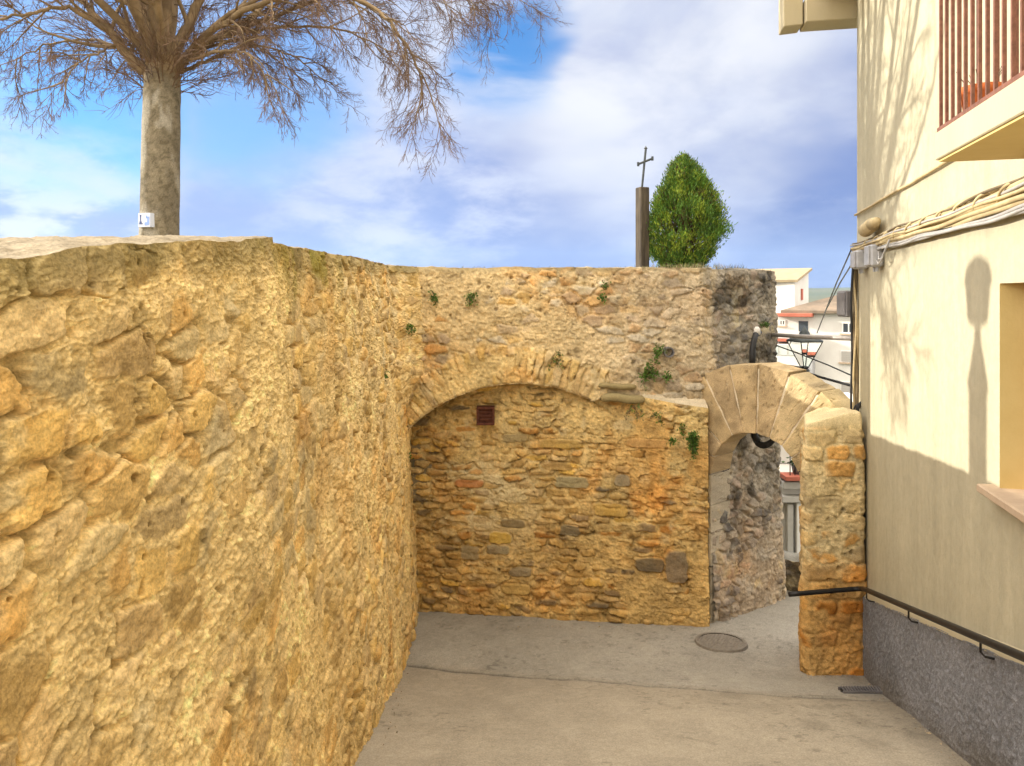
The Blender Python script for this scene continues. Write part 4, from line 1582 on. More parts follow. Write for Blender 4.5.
    for k in range(4):
        pts = []
        for i in range(9):
            t = i / 8
            pts.append(P(753.5 + 27 * t, 433.5 + 9 * math.sin(math.pi * min(1, t * 1.25)) ** .6 + k * 1.3 + (1 - t) * 1.5, 10.35 - .25 * t + .015 * k) - Vector((0, .0, 0)))
        m.tube(pts, .022, 7)
    m.tube([P(754, 431, 10.3), P(755, 437, 10.3), P(758, 441, 10.3)], .05, 8)
    tag(m.build('cable', M_BLACK, None, True), 'slack black cable slung across under the crown of the gate arch', 'cable')


M_IRON = plain('worn_iron', (.19, .165, .135), (.28, .25, .205), 25, .65, .4, 90, metal=.25)
M_VENT = plain('rusted_iron', (.075, .022, .014), (.13, .045, .025), 20, .8, .4, 60)
build_fittings()


def build_street_lantern():
    """lantern on a wall bracket behind the arch, with the pipe and wires crossing there"""
    z = 10.6
    o = empty('street_lantern', P(803, 368, z))
    tag(o, 'black glazed street lantern on a scrolled wall bracket above the gate arch', 'street lamp')
    c = P(804.5, 370, z)
    px = z / F
    a = MB()
    a.tube([P(763, 365, 10.9), P(770, 364.5, z), P(790, 366, z), P(806, 368.5, z)], .018, 8)
    a.tube([P(766, 378, 10.9), P(776, 374, z), P(786, 369, z), P(792, 366.5, z)], .012, 6)
    pts = [P(778 + 4 * math.cos(t), 369.5 + 3.2 * math.sin(t), z) for t in np.linspace(0, 6, 14)]
    a.tube(pts, .010, 6)
    a.lathe(P(806, 372, z), [(0, -.02), (.05, 0), (.05, .03), (.02, .06), (0, .06)], 10)
    a.build('bracket', M_LANT, o, True)
    rb, rt, zb, ztp = .055, .25, P(0, 367, z).z, P(0, 341, z).z
    ang = [math.radians(45 + 12 + 90 * k) for k in range(4)]
    cor = lambda r, t, h: Vector((c.x + r * math.cos(t), c.y + r * math.sin(t), h))
    fr = MB()
    for k in range(4):
        t, t2 = ang[k], ang[(k + 1) % 4]
        fr.tube([cor(rb, t, zb), cor(rt, t, ztp)], .008, 5)
        fr.tube([cor(rt, t, ztp), cor(rt, t2, ztp)], .013, 5)
        fr.tube([cor(rb, t, zb), cor(rb, t2, zb)], .014, 5)
    fr.build('frame', M_LANT, o)
    gl = MB()
    for k in range(4):
        t, t2 = ang[k], ang[(k + 1) % 4]
        gl.quad(cor(rb, t, zb), cor(rb, t2, zb), cor(rt, t2, ztp), cor(rt, t, ztp))
    gl.build('glass', M_LGLASS, o)
    cp = MB()
    cp.lathe((c.x, c.y, ztp), [(.255, 0), (.255, .012), (.16, .06), (.08, .09), (.07, .13), (.04, .16), (.015, .20), (0, .21)], 14)
    cp.build('cap', M_LANT, o, True)
    # galvanised pipe across to the house corner
    m = MB()
    m.tube([P(768, 334.5, 11.0), P(800, 336.5, 10.2), P(856, 338.5, 8.9)], .030, 10)
    tag(m.build('pipe', M_PIPE, None, True), 'straight grey pipe crossing from the grey wall to the house corner', 'pipe')
    for pts, rad, lab in (
            ([P(852, 248, 8.62), P(836, 284, 20), P(817, 333, 43.5)], .013, 'upper black wire running down from the house corner to the white houses'),
            ([P(853, 262, 8.62), P(840, 283, 20), P(826, 310, 43.5)], .013, 'lower black wire running down from the house corner to the white houses'),
            ([P(775, 345, 11.1), P(800, 354, 10.3), P(828, 365, 9.5), P(855, 377, 8.7)], .010, 'thin dark wire sagging from the grey wall to the house corner'),
            ([P(768, 361, 11.1), P(790, 367, 10.3), P(820, 377, 9.6), P(856, 387, 8.7)], .019, 'thick dark cable hanging just over the top of the gate arch')):
        dense = []
        for (a_, b_) in zip(pts[:-1], pts[1:]):
            for i in range(8):
                dense.append(a_.lerp(b_, i / 8))
        dense.append(pts[-1])
        if len(pts) == 3:
            rr = [.009 + .022 * i / len(dense) for i in range(len(dense))]
            m = MB().tube(dense, rr, 6)
        else:
            m = MB().tube(dense, rad, 6)
        tag(m.build('wire', M_BLACK, None, True), lab, 'wire')


M_LANT = plain('lantern_iron', (.05, .058, .06), (.09, .10, .10), 12, .5, metal=.5)
M_LGLASS = bpy.data.materials.new('lantern_glass')
M_LGLASS.use_nodes = True
_b = M_LGLASS.node_tree.nodes['Principled BSDF']
_b.inputs['Roughness'].default_value = .05
_b.inputs['Transmission Weight'].default_value = 1.0
_b.inputs['IOR'].default_value = 1.02
_b.inputs['Base Color'].default_value = (.9, .93, .92, 1)
build_street_lantern()

# ------------------------------------------------------------------ plants
def leaf(mb, p, d, L, wd, col):
    d = d.normalized()
    s = d.cross(Vector((random.uniform(-1, 1), random.uniform(-1, 1), random.uniform(-1, 1))))
    s = s.normalized() if s.length > 1e-4 else d.orthogonal().normalized()
    n = d.cross(s)
    b = len(mb.v)
    mid = p + d * L * .5 + n * L * .10
    mb.v += [tuple(p), tuple(mid + s * wd), tuple(p + d * L), tuple(mid - s * wd)]
    mb.f.append((b, b + 1, b + 2, b + 3))
    mb.c += [col] * 4


def weed(ix, iy, z, wpx, hpx, n, label, dark=0.0, hang=0.0, name='wall_weed', dry=0.0):
    c = P(ix, iy, z)
    o = empty(name, c + Vector((0, .05, 0)))
    tag(o, label, 'plant', 'weeds growing from the wall joints')
    q = random.Random(int(ix * 7 + iy))
    a, b = wpx / F * z / 2, hpx / F * z / 2
    if name == 'hanging_bush':
        a, b = a * .6, b * .8
    st, lf = MB(), MB()
    for k in range(max(4, n // 14)):
        e = c + Vector((q.uniform(-1, 1) * a, -q.uniform(.02, .10), q.uniform(-1, 1) * b))
        root = c + Vector((q.uniform(-.2, .2) * a, .08, q.uniform(-.3, .1) * b + hang * b * .7))
        mid = root.lerp(e, .5) + Vector((0, -.04, .25 * b))
        st.tube([root, mid, e], [.005, .004, .002], 4)
        for i in range(20):
            t = q.uniform(.35, 1.05)
            p = root.lerp(mid, min(1, t * 2)) if t < .5 else mid.lerp(e, min(1.0, t * 2 - 1))
            d = Vector((q.gauss(0, 1), q.gauss(-.5, .7), q.gauss(.2 - hang, .9)))
            L = q.uniform(.02, .048)
            v = q.uniform(.7, 1.45) * (1 - dark * .45)
            col = (.075 * v, .15 * v, .022 * v)
            if q.random() < dry:
                col = (.22 * v, .16 * v, .06 * v)
            leaf(lf, p + Vector((q.gauss(0, .02), q.gauss(0, .02), q.gauss(0, .02))), d, L, L * .28, col)
    st.build('stem', M_TWIG, o)
    lf.build('leaves', M_WEED, o)


def build_grit():
    mb = MB()
    q = random.Random(77)
    for k in range(260):
        r_ = q.random()
        if r_ < .4:
            z = q.uniform(3.6, 8.0)
            x = 2 + SLOPE * z - .07 - abs(q.gauss(0, .06))
        elif r_ < .6:
            x, z = q.uniform(3.2, 3.95), 8.04 - abs(q.gauss(0, .07))
        elif r_ < .8:
            z = q.uniform(4.6, 9.6)
            x = np.interp(z, [4, 5.2, 10], [-.90, -.98, -1.40]) + abs(q.gauss(0, .05))
        else:
            x = q.uniform(-1.3, 2.5)
            z = 9.72 - .02 * x - abs(q.gauss(0, .06))
        c = Vector((x, z, ground_z(z) + .004))
        L = q.uniform(.003, .009) * (1.8 if q.random() < .12 else 1)
        a, b, d = (Vector((q.gauss(0, 1), q.gauss(0, 1), q.gauss(0, .4))).normalized() * L for _ in range(3))
        v = q.uniform(.5, 1.2)
        mb.col = (.40 * v, .31 * v, .19 * v) if q.random() < .75 else (.22 * v, .13 * v, .06 * v)
        up = Vector((0, 0, L * .7))
        mb.add([c + a, c - a + b * .4, c + b, c - b - a * .3, c + up], [(0, 2, 4), (2, 1, 4), (1, 3, 4), (3, 0, 4)])
    mb.col = None
    tag(mb.build('grit', M_WEED), 'grit and dry leaf crumbs lying along the foot of the walls', 'grit', kind='stuff')


build_grit()
weed(435, 298, 9.85, 9, 17, 90, 'small dark green weed high on the cross wall, leftmost of the pair under the coping', .4)
weed(471, 298, 9.85, 10, 21, 110, 'dark green weed high on the cross wall, right one of the pair under the coping', .3)
weed(411, 328, 9.48, 11, 14, 70, 'small light green weed in the cross wall near the corner with the retaining wall', 0)
weed(385, 376, 7.9, 8, 12, 50, 'tiny weed in the corner of the walls left of the blind arch', .3, dry=.3)
weed(554, 361, 9.83, 20, 18, 80, 'straggly half dry weed growing above the crown of the blind arch', .2, .3, dry=.45)
weed(604, 286, 9.84, 8, 10, 40, 'tiny weed close under the coping at the middle of the cross wall', .2, dry=.3)
weed(603, 299, 9.84, 9, 7, 40, 'small flat tuft below another tiny weed near the coping', .2)
weed(659, 352, 9.82, 16, 18, 140, 'bright green leafy weed just left of the drain pipe', 0)
weed(648, 374, 9.80, 22, 26, 260, 'bright green spreading weed above the long stone slabs', 0)
weed(666, 378, 9.82, 8, 8, 30, 'small green tuft below the drain pipe', .2)
weed(633, 409, 9.72, 22, 18, 90, 'brownish dry weed hanging below the long stone slabs', .3, .5, dry=.7)
weed(657, 417, 9.70, 12, 16, 80, 'yellow green weed on the wall under the pale mortar ledge', 0, .2, dry=.3)
weed(672, 441, 9.66, 11, 9, 60, 'low dark tuft left of the hanging bush near the gate arch', .3)
weed(683, 430, 9.66, 9, 13, 50, 'thin trailing weed above the hanging bush near the gate arch', .1, dry=.3)
weed(692, 445, 9.62, 14, 32, 520, 'dense dark green bush hanging beside the gate arch', .35, .5, 'hanging_bush')
weed(764, 327, 10.72, 10, 9, 60, 'small dull green weed on the grey end wall', .4)
weed(407, 455, 9.9, 5, 9, 40, 'small green sprig at the left edge of the blind arch', .2)


def coping_grass():
    mb = MB()
    q = random.Random(12)
    for k in range(950):
        if k < 420:
            t = q.random()
            x, y, z = 2.55 + 1.45 * t, 10.15 + 1.0 * t + q.uniform(0, .4), EYE + .34
            L = q.uniform(.03, .13) * (1.3 if t < .7 else .7)
        elif k < 700:
            x, y, z = q.gauss(2.45, .28), q.uniform(9.95, 10.4), EYE + .37
            L = q.uniform(.03, .10)
        else:
            x, y, z = q.uniform(-1.4, 2.4), q.uniform(9.95, 10.3), EYE + .37
            L = q.uniform(.01, .05)
        d = Vector((q.gauss(0, .35), q.gauss(0, .35), 1)).normalized()
        c = (.24, .19, .10) if q.random() < .65 else (.11, .14, .04)
        v = q.uniform(.7, 1.2)
        leaf(mb, Vector((x, y, z)), d, L, .0035, tuple(a * v for a in c))
    o = mb.build('dry_grass', M_WEED)
    tag(o, 'thin dry grass growing along the top of the cross wall by the cypress', 'grass', kind='stuff')


coping_grass()


def build_cypress():
    c = P(684, 268, 11.0)
    base = Vector((c.x, 11.05, EYE + .22))
    Ht = P(0, 158, 11.0).z - base.z
    o = empty('cypress_tree', base)
    tag(o, 'small dense green conical cypress standing behind the cross wall', 'tree')
    q = random.Random(21)
    mb = MB()
    tr = MB()
    tr.tube([base - Vector((0, 0, .25)), base, base + Vector((.02, 0, .5)), base + Vector((0, .01, Ht * .9))], [.08, .07, .05, .01], 8)
    prof = lambda t: np.interp(t, [0, .1, .2, .35, .5, .68, .85, .95, 1.0], [.14, .36, .55, .665, .64, .50, .30, .15, .02])
    nz = np.random.default_rng(4)
    lob = [(q.uniform(0, 6.28), q.uniform(.05, .97), q.uniform(.06, .15)) for _ in range(60)]
    for k in range(2600):
        t = q.random() ** .85
        a = q.uniform(0, 6.283)
        bump = 0
        for (la, lt, am) in lob:
            da = (a - la + math.pi) % (2 * math.pi) - math.pi
            bump += am * math.exp(-(da / .27) ** 2 - ((t - lt) / .07) ** 2)
        bump = min(bump, .20)
        dens = .12 + 5.5 * bump
        shell = q.uniform(.72, 1.0) if q.random() < .85 else q.uniform(.3, .75)
        if shell > .72 and q.random() > dens + .25:
            continue
        R = prof(t) * (.80 + bump * 1.35) * shell
        p = base + Vector((R * math.cos(a), R * math.sin(a), .06 + t * (Ht - .10)))
        outd = Vector((math.cos(a), math.sin(a), 0))
        axis = (outd * q.uniform(.15, .75) + Vector((0, 0, 1)) * q.uniform(.7, 1.2)).normalized()
        tone = q.uniform(.62, 1.2) * (.8 + 1.6 * bump)
        yellow = q.random() < .3
        brown = shell < .55 or (q.random() < .05)
        if k % 6 == 0:
            tr.tube([base + Vector((0, 0, .06 + t * (Ht - .1) * .72)), p], [.012, .004], 4)
        for i in range(28):
            off = Vector((q.gauss(0, .035), q.gauss(0, .035), q.gauss(0, .05)))
            d = axis + Vector((q.gauss(0, .35), q.gauss(0, .35), q.gauss(0, .3)))
            L = q.uniform(.03, .07)
            v = 1.12 * tone * q.uniform(.75, 1.2)
            col = (.25 * v, .33 * v, .035 * v) if yellow else (.10 * v, .20 * v, .030 * v)
            if brown:
                col = (.10 * v, .065 * v, .03 * v)
            leaf(mb, p + off, d, L, L * .13, col)
    tr.build('trunk', M_TWIG, o)
    mb.build('crown', M_CYP, o)


build_cypress()


def build_cross():
    p0 = P(636.5, 268, 10.75)
    p1 = P(649.5, 268, 10.75)
    o = empty('wayside_cross', ((p0.x + p1.x) / 2, 10.8, TERR))
    tag(o, 'weathered timber post topped by a thin iron cross behind the cross wall', 'cross')
    ztop = P(0, 187, 10.75).z
    mb = MB()
    rot = Matrix.Rotation(math.radians(24), 3, 'Z')
    cx = (p0.x + p1.x) / 2
    w = .155
    for (sz0, sz1) in ((TERR - .1, ztop),):
        ax, ay = rot @ Vector((w, 0, 0)), rot @ Vector((0, w, 0))
        mb.frame_box(Vector((cx, 10.8, sz0)) - ax / 2 - ay / 2, ax, ay, (0, 0, sz1 - sz0), .012)
    mb.build('post', M_WOOD, o)
    c = MB()
    f, t = P(642, 187, 10.78), P(645.8, 148.5, 10.78)
    c.tube([f - Vector((0, 0, .12)), f, t], .017, 8)
    c.lathe(t, [(0, -.02), (.03, 0), (.0, .04)], 8)
    a, b = P(638.2, 164.2, 10.78), P(652.4, 158.5, 10.78)
    c.tube([a, b], .017, 8)
    for e_ in (a, b):
        c.tube([e_ - Vector((0, 0, .03)), e_ + Vector((0, 0, .03))], .018, 6)
    c.build('iron_cross', M_LANT, o)


build_cross()


def build_tree():
    """big bare tree: pale trunk, spreading limbs, fine drooping twigs"""
    Y0 = 10.0
    base = Vector((P(158, 260, Y0).x, Y0, TERR))
    o = empty('bare_tree', base)
    tag(o, 'large leafless tree with pale trunk and drooping twigs standing behind the retaining wall', 'tree')
    q = random.Random(5)
    px = Y0 / F
    crown = P(163, 74, Y0)
    # trunk as a displaced grid
    n, m = 60, 120
    th = np.linspace(0, 2 * np.pi, n + 1)[None]
    v = np.linspace(0, 1, m)[:, None]
    zz = base.z - .1 + v * (crown.z + .40 - base.z + .1)
    r = np.interp(v, [0, .12, .3, .8, .93, 1], [.280, .266, .254, .240, .218, .10]) * (1 + .05 * (fbm(np.cos(th) * 1.5 + 4, zz * 1.2 + np.sin(th), 701, 3) - .5) * 2 + .03 * (fbm(th / 6.283 * 24 % 24 + 0 * zz, zz * 9, 705, 3) - .5))
    cxx = np.interp(v, [0, 1], [base.x, crown.x])
    X = cxx + r * np.cos(th)
    Y = Y0 + r * np.sin(th)
    Z = np.broadcast_to(zz, X.shape)
    t = fbm(np.cos(th) * 2.2 + 9, zz * 5 + np.sin(th) * 2, 711, 5, .6)
    g = fbm(np.cos(th) * 4 + 9 + np.sin(th) * 3, zz * 30 + np.sin(th) * 2, 716, 5, .65)
    col = np.array((.225, .19, .13))[None, None] * (.45 + .95 * t)[..., None]
    mo = ss(.50, .62, g)[..., None]
    mo = mo * (.3 + .7 * fbm(np.cos(th) * 1.3 + 5, zz * 1.7 + np.sin(th), 730, 3)[..., None])
    col = col * (1 - mo * .8) + np.array((.085, .07, .04)) * mo * .8
    pale = ss(.58, .70, fbm(np.cos(th) * 1.6 + 2, zz * 2.2 + np.sin(th), 720, 4))[..., None]
    col = col * (1 - pale * .5) + np.array((.46, .43, .36)) * pale * .5
    up_ = ss(.80, .93, v + (t - .5) * .12)[..., None]
    col = col * (1 - up_) + np.array((.235, .165, .09)) * (.6 + .8 * t)[..., None] * up_
    grid_mesh('trunk', np.stack([X, Y, Z], -1), col, M_BARK, o)
    twigs = MB()

    def curve(p, d, L, nseg, wob, grav, lift=0.0):
        pts = [Vector(p)]
        d = Vector(d).normalized()
        for i in range(nseg):
            d = d + Vector((q.gauss(0, wob), q.gauss(0, wob), q.gauss(0, wob) - grav * (i / nseg) + lift * (1 - i / nseg)))
            d.normalize()
            pts.append(pts[-1] + d * L / nseg)
        return pts

    def interp(pts, t):
        f = t * (len(pts) - 1)
        i = min(int(f), len(pts) - 2)
        return pts[i].lerp(pts[i + 1], f - i), (pts[i + 1] - pts[i]).normalized()

    def side(d, ang):
        ax = d.orthogonal().normalized()
        ax.rotate(Matrix.Rotation(q.uniform(0, 6.283), 3, d))
        r_ = Vector(d)
        r_.rotate(Matrix.Rotation(ang, 3, ax))
        return r_

    def tw(p, d, L, r, lvl, grav):
        pts = curve(p, d, L, 5 if lvl else 4, .13, grav)
        twigs.tube(pts, [r * (1 - .7 * i / (len(pts) - 1)) for i in range(len(pts))], 3, False)
        if lvl > 0:
            for k in range(int(L * (13 if lvl == 1 else 9)) + 3):
                t_ = q.uniform(.15, 1)
                p2, d2 = interp(pts, t_)
                tw(p2, side(d2, q.uniform(.35, .8)), L * q.uniform(.28, .55) * (1.15 - .4 * t_), r * .62, lvl - 1, grav * .8)

    def branch(sub, p, d, L, r, grav, nsub, lift=0.0):
        pts = curve(p, d, L, 9, .10, grav, lift)
        sub.tube(pts, [r * (1 - .78 * i / 9) for i in range(10)], 6, False)
        for k in range(nsub):
            t_ = q.uniform(.12, 1)
            p2, d2 = interp(pts, t_)
            d3 = side(d2, q.uniform(.35, .95))
            d3.z -= .12 if grav > .05 else -.1
            tw(p2, d3, q.uniform(.5, 1.1) * (1.2 - .35 * t_) * min(1.4, L / 1.6), max(.005, min(.009, r * .30)), 2, grav + .03)
        return pts

    # limbs: (waypoints in px or 3D offsets, radius, gravity)
    def limb(pts, r0, nbr, Lb, grav, nsub, r1=None):
        pts = [Vector(p) for p in pts]
        dense = []
        for i in range(len(pts) - 1):                      # Catmull-Rom through the waypoints
            p0, p1, p2, p3 = pts[max(i - 1, 0)], pts[i], pts[i + 1], pts[min(i + 2, len(pts) - 1)]
            for j in range(6):
                t = j / 6
                dense.append(.5 * ((2 * p1) + (p2 - p0) * t + (2 * p0 - 5 * p1 + 4 * p2 - p3) * t * t + (3 * p1 - p0 - 3 * p2 + p3) * t ** 3))
        dense.append(pts[-1])
        N = len(dense)
        r1 = r1 or r0 * .16
        mb = MB()
        r0 *= .80
        mb.tube([p + Vector((q.gauss(0, .012), q.gauss(0, .012), q.gauss(0, .012))) if 0 < i < N - 1 else p for i, p in enumerate(dense)], [r0 + (r1 - r0) * (i / (N - 1)) ** .75 for i in range(N)], 9)
        nbr = int(nbr * (1.6 if nsub > 6 else 1))
        for k in range(nbr):
            t = .18 + .82 * (k + q.random()) / nbr
            p, d = interp(dense, min(t, 1))
            rr = r0 + (r1 - r0) * t ** .75
            dd = side(d, q.uniform(.45, 1.0))
            if grav > .1:
                dd.z -= q.uniform(0, .35)
            branch(mb, p, dd, Lb * q.uniform(.6, 1.15) * (1.15 - .4 * t), max(.012, rr * .5), grav, nsub)
        branch(mb, dense[-1], (dense[-1] - dense[-3]), Lb * .8, r1, grav, nsub)
        mb.build('limb', M_BRANCH, o, True)

    c = crown
    pp = lambda x, y, dy=0.0: P(x, y, Y0 + dy)
    # limbs seen in the picture
    limb([pp(158, 80), pp(132, 60, -.1), pp(104, 25, -.2), pp(72, -10, -.2), pp(30, -50, -.3)], .12, 7, 1.5, .03, 7)
    limb([pp(110, 33, -.2), pp(70, 8, -.5), pp(35, 12, -.7), pp(-10, 22, -.9), pp(-60, 35, -1)], .05, 8, 1.1, .10, 9)
    limb([pp(172, 72), pp(205, 36, -.2), pp(250, 8, -.5), pp(310, -8, -.8), pp(365, 4, -.9), pp(400, 36, -1.0), pp(424, 78, -1.0)], .075, 13, 1.05, .13, 10)
    limb([pp(172, 76), pp(200, 44, .3), pp(260, 22, .5), pp(340, -8, .7), pp(430, -22, .8), pp(490, -16, .9)], .07, 12, 1.25, .08, 10)
    limb([pp(166, 72), pp(188, 25), pp(215, -30, .1), pp(255, -90, .2), pp(300, -150, .3)], .12, 8, 1.5, .02, 4)
    limb([pp(165, 70), pp(172, 10, .2), pp(178, -60, .4), pp(170, -150, .5), pp(178, -240, .5)], .13, 7, 1.4, -.02, 3)
    limb([pp(158, 72), pp(148, 20, .3), pp(128, -40, .5), pp(112, -120, .7), pp(100, -200, .8)], .11, 7, 1.4, -.02, 4)
    limb([pp(170, 76), pp(205, 62, .5), pp(245, 46, .9), pp(285, 52, 1.2), pp(318, 76, 1.3)], .045, 9, .9, .15, 9)
    limb([pp(178, 64), pp(215, 52, -.5), pp(245, 52, -.9), pp(268, 78, -1.1)], .04, 7, .8, .16, 8)
    # towards and away from the camera, and the high crown that throws the shadows on the house
    limb([c, c + Vector((.2, -.5, .5)), c + Vector((.5, -1.2, 1.2)), c + Vector((1.0, -1.9, 2.0)), c + Vector((1.3, -2.4, 2.9))], .10, 6, 1.3, .02, 3)
    limb([c, c + Vector((-.3, -.5, .5)), c + Vector((-.8, -1.2, 1.1)), c + Vector((-1.4, -1.9, 1.8)), c + Vector((-1.8, -2.4, 2.6))], .10, 6, 1.3, .02, 3)
    limb([c, c + Vector((.3, .6, .6)), c + Vector((.8, 1.4, 1.4)), c + Vector((1.2, 2.0, 2.4)), c + Vector((1.5, 2.3, 3.3))], .10, 6, 1.3, .02, 3)
    limb([c, c + Vector((-.3, .7, .6)), c + Vector((-.9, 1.5, 1.3)), c + Vector((-1.5, 2.1, 2.2))], .09, 6, 1.4, .05, 6)
    for offs, r_ in ((((.15, -.3, 1.2), (.3, -.8, 2.5), (.4, -1.3, 4.4)), .10), (((.1, -.5, 1.0), (.3, -1.3, 2.3), (.4, -2.1, 4.0)), .09), (((-.1, -.15, 1.3), (-.2, -.4, 2.8), (-.2, -.6, 4.7)), .10),
                     (((0, .15, 1.4), (0, .1, 3.0), (.1, .1, 4.8)), .11), (((.1, -.2, 1.3), (.2, -.2, 2.7), (.5, -.3, 4.5)), .08), (((-.1, -.7, .9), (-.2, -1.7, 2.1), (-.3, -2.7, 3.6)), .075)):
        limb([c] + [c + Vector(v_) for v_ in offs], r_ * 1.75, 8, 1.1, -.02, 3, .045)
    limb([pp(172, 74), pp(212, 40, .1), pp(275, 28, .2), pp(340, 30, .3), pp(392, 52, .3)], .05, 9, 1.0, .10, 10)
    limb([pp(174, 70), pp(220, 22, -.3), pp(300, -20, -.5), pp(390, -40, -.6), pp(470, -30, -.7)], .06, 10, 1.2, .10, 10)
    limb([pp(154, 74), pp(128, 52, .3), pp(92, 40, .5), pp(50, 44, .7), pp(10, 62, .8)], .045, 8, .9, .10, 9)
    limb([pp(118, 44, -.1), pp(100, 52, -.4), pp(78, 64, -.6), pp(62, 84, -.8)], .028, 6, .7, .14, 8)
    # pollard knuckle with suckers
    for k in range(100):
        a = q.uniform(0, 6.283)
        p = Vector((c.x + .22 * math.cos(a), c.y + .22 * math.sin(a), c.z + q.uniform(-.25, .3)))
        tw(p, Vector((math.cos(a) * .8, math.sin(a) * .8, q.uniform(-.1, 1.6))), q.uniform(.4, 1.2), .007, 1, .02)
    twigs.build('twigs', M_TWIG, o)
    # painted tile fixed on the trunk
    z = Y0 - .30
    s = empty('trunk_tile', P(144, 220, z))
    tag(s, 'small white and blue square tile fixed on the tree trunk', 'sign')
    p = P(144, 220, z)
    rz = Matrix.Rotation(math.radians(-14), 3, 'Z')
    ax, ay = rz @ Vector((1, 0, 0)), rz @ Vector((0, 1, 0))
    h = .095

    def tile(x0, x1, z0, z1, f0, f1, mat, nm, par, bev=.004):
        b = MB()
        b.frame_box(p + ax * x0 + ay * f0 + Vector((0, 0, z0)), ax * (x1 - x0), ay * (f1 - f0), (0, 0, z1 - z0), bev)
        return b.build(nm, mat, par)
    tile(-h, h, -h, h, 0, .12, M_TILE, 'plate', s)
    f = MB()
    for (x0, x1, z0, z1) in ((-.062, -.048, -.02, .062), (-.07, -.036, -.045, -.02), (-.064, -.044, .05, .07), (-.078, -.02, -.055, -.045)):
        f.frame_box(p + ax * x0 + ay * -.004 + Vector((0, 0, z0)), ax * (x1 - x0), ay * .004, (0, 0, z1 - z0))
    f.build('dark_figure', M_TILEB, s)
    f = MB()
    for (x0, x1, z0, z1) in ((.03, .052, .02, .06), (.05, .085, -.07, .045), (.012, .05, -.075, -.03)):
        f.frame_box(p + ax * x0 + ay * -.003 + Vector((0, 0, z0)), ax * (x1 - x0), ay * .003, (0, 0, z1 - z0))
    f.build('blue_marks', M_TILEL, s)


M_TILE = plain('white_tile', (.66, .70, .80), (.60, .66, .80), 12, .3)
M_TILEB = plain('dark_blue_glaze', (.05, .08, .22), (.08, .11, .26), 20, .3)
M_TILEL = plain('pale_blue_glaze', (.22, .34, .68), (.30, .42, .72), 20, .3)
build_tree()


def build_lamp_post():
    """lamp standing on the terrace left of the picture; its shadow falls on the house"""
    x, y = -5.32, 6.72
    z0 = TERR
    top = EYE + 3.22
    o = empty('lamp_post', (x, y, z0))
    tag(o, 'stout round lamp post with lantern on the terrace, seen by its shadow on the house', 'street lamp')
    MB().lathe((x, y, z0), [(.20, 0), (.20, .25), (.165, .3), (.16, 1.9), (.165, top - z0 - .95), (.19, top - z0 - .90), (.12, top - z0 - .72), (.06, top - z0 - .58), (.05, top - z0 - .46)], 18).build('shaft', M_LANT, o, True)
    MB().lathe((x, y, top - .46), [(.05, 0), (.19, .03), (.235, .28), (.25, .29)], 8).build('lantern', M_LANT, o)
    MB().lathe((x, y, top - .17), [(.255, 0), (.22, .08), (.11, .14), (.0, .17)], 12).build('cap', M_LANT, o, True)


build_lamp_post()

# ------------------------------------------------------------------ beyond the gate
def win(par, x0, x1, y0, y1, z, name='window', recess=.12):
    """window on a face at depth z, given by picture rectangle: frame, pane"""
    a, b = P(x0, y1, z), P(x1, y0, z)
    f = MB()
    t = .07
    for (xa, xb, za, zb_) in ((a.x, b.x, a.z, a.z + t), (a.x, b.x, b.z - t, b.z), (a.x, a.x + t, a.z + t, b.z - t), (b.x - t, b.x, a.z + t, b.z - t), ((a.x + b.x) / 2 - t / 2, (a.x + b.x) / 2 + t / 2, a.z + t, b.z - t)):
        f.box(xa, xb, z - .05, z + .04, za, zb_)
    fo = f.build(name, M_WHITE2, par)
    m = MB()
    m.quad((a.x + .03, z - .012, a.z + .03), (b.x - .03, z - .012, a.z + .03), (b.x - .03, z - .012, b.z - .03), (a.x + .03, z - .012, b.z - .03))
    m.build('pane', M_GLASS, fo)
    s = MB()
    s.box(a.x - .1, b.x + .1, z - .16, z - .001, a.z - .09, a.z - .003)
    s.build('sill', M_SILL, fo)
    return fo


M_WHITE2 = plain('white_frame', (.80, .78, .74), (.72, .70, .66), 3, .6)
M_BLIND = plain('roller_blind', (.40, .375, .34), (.33, .31, .28), 6, .7, stretch=(.2, .2, 8))


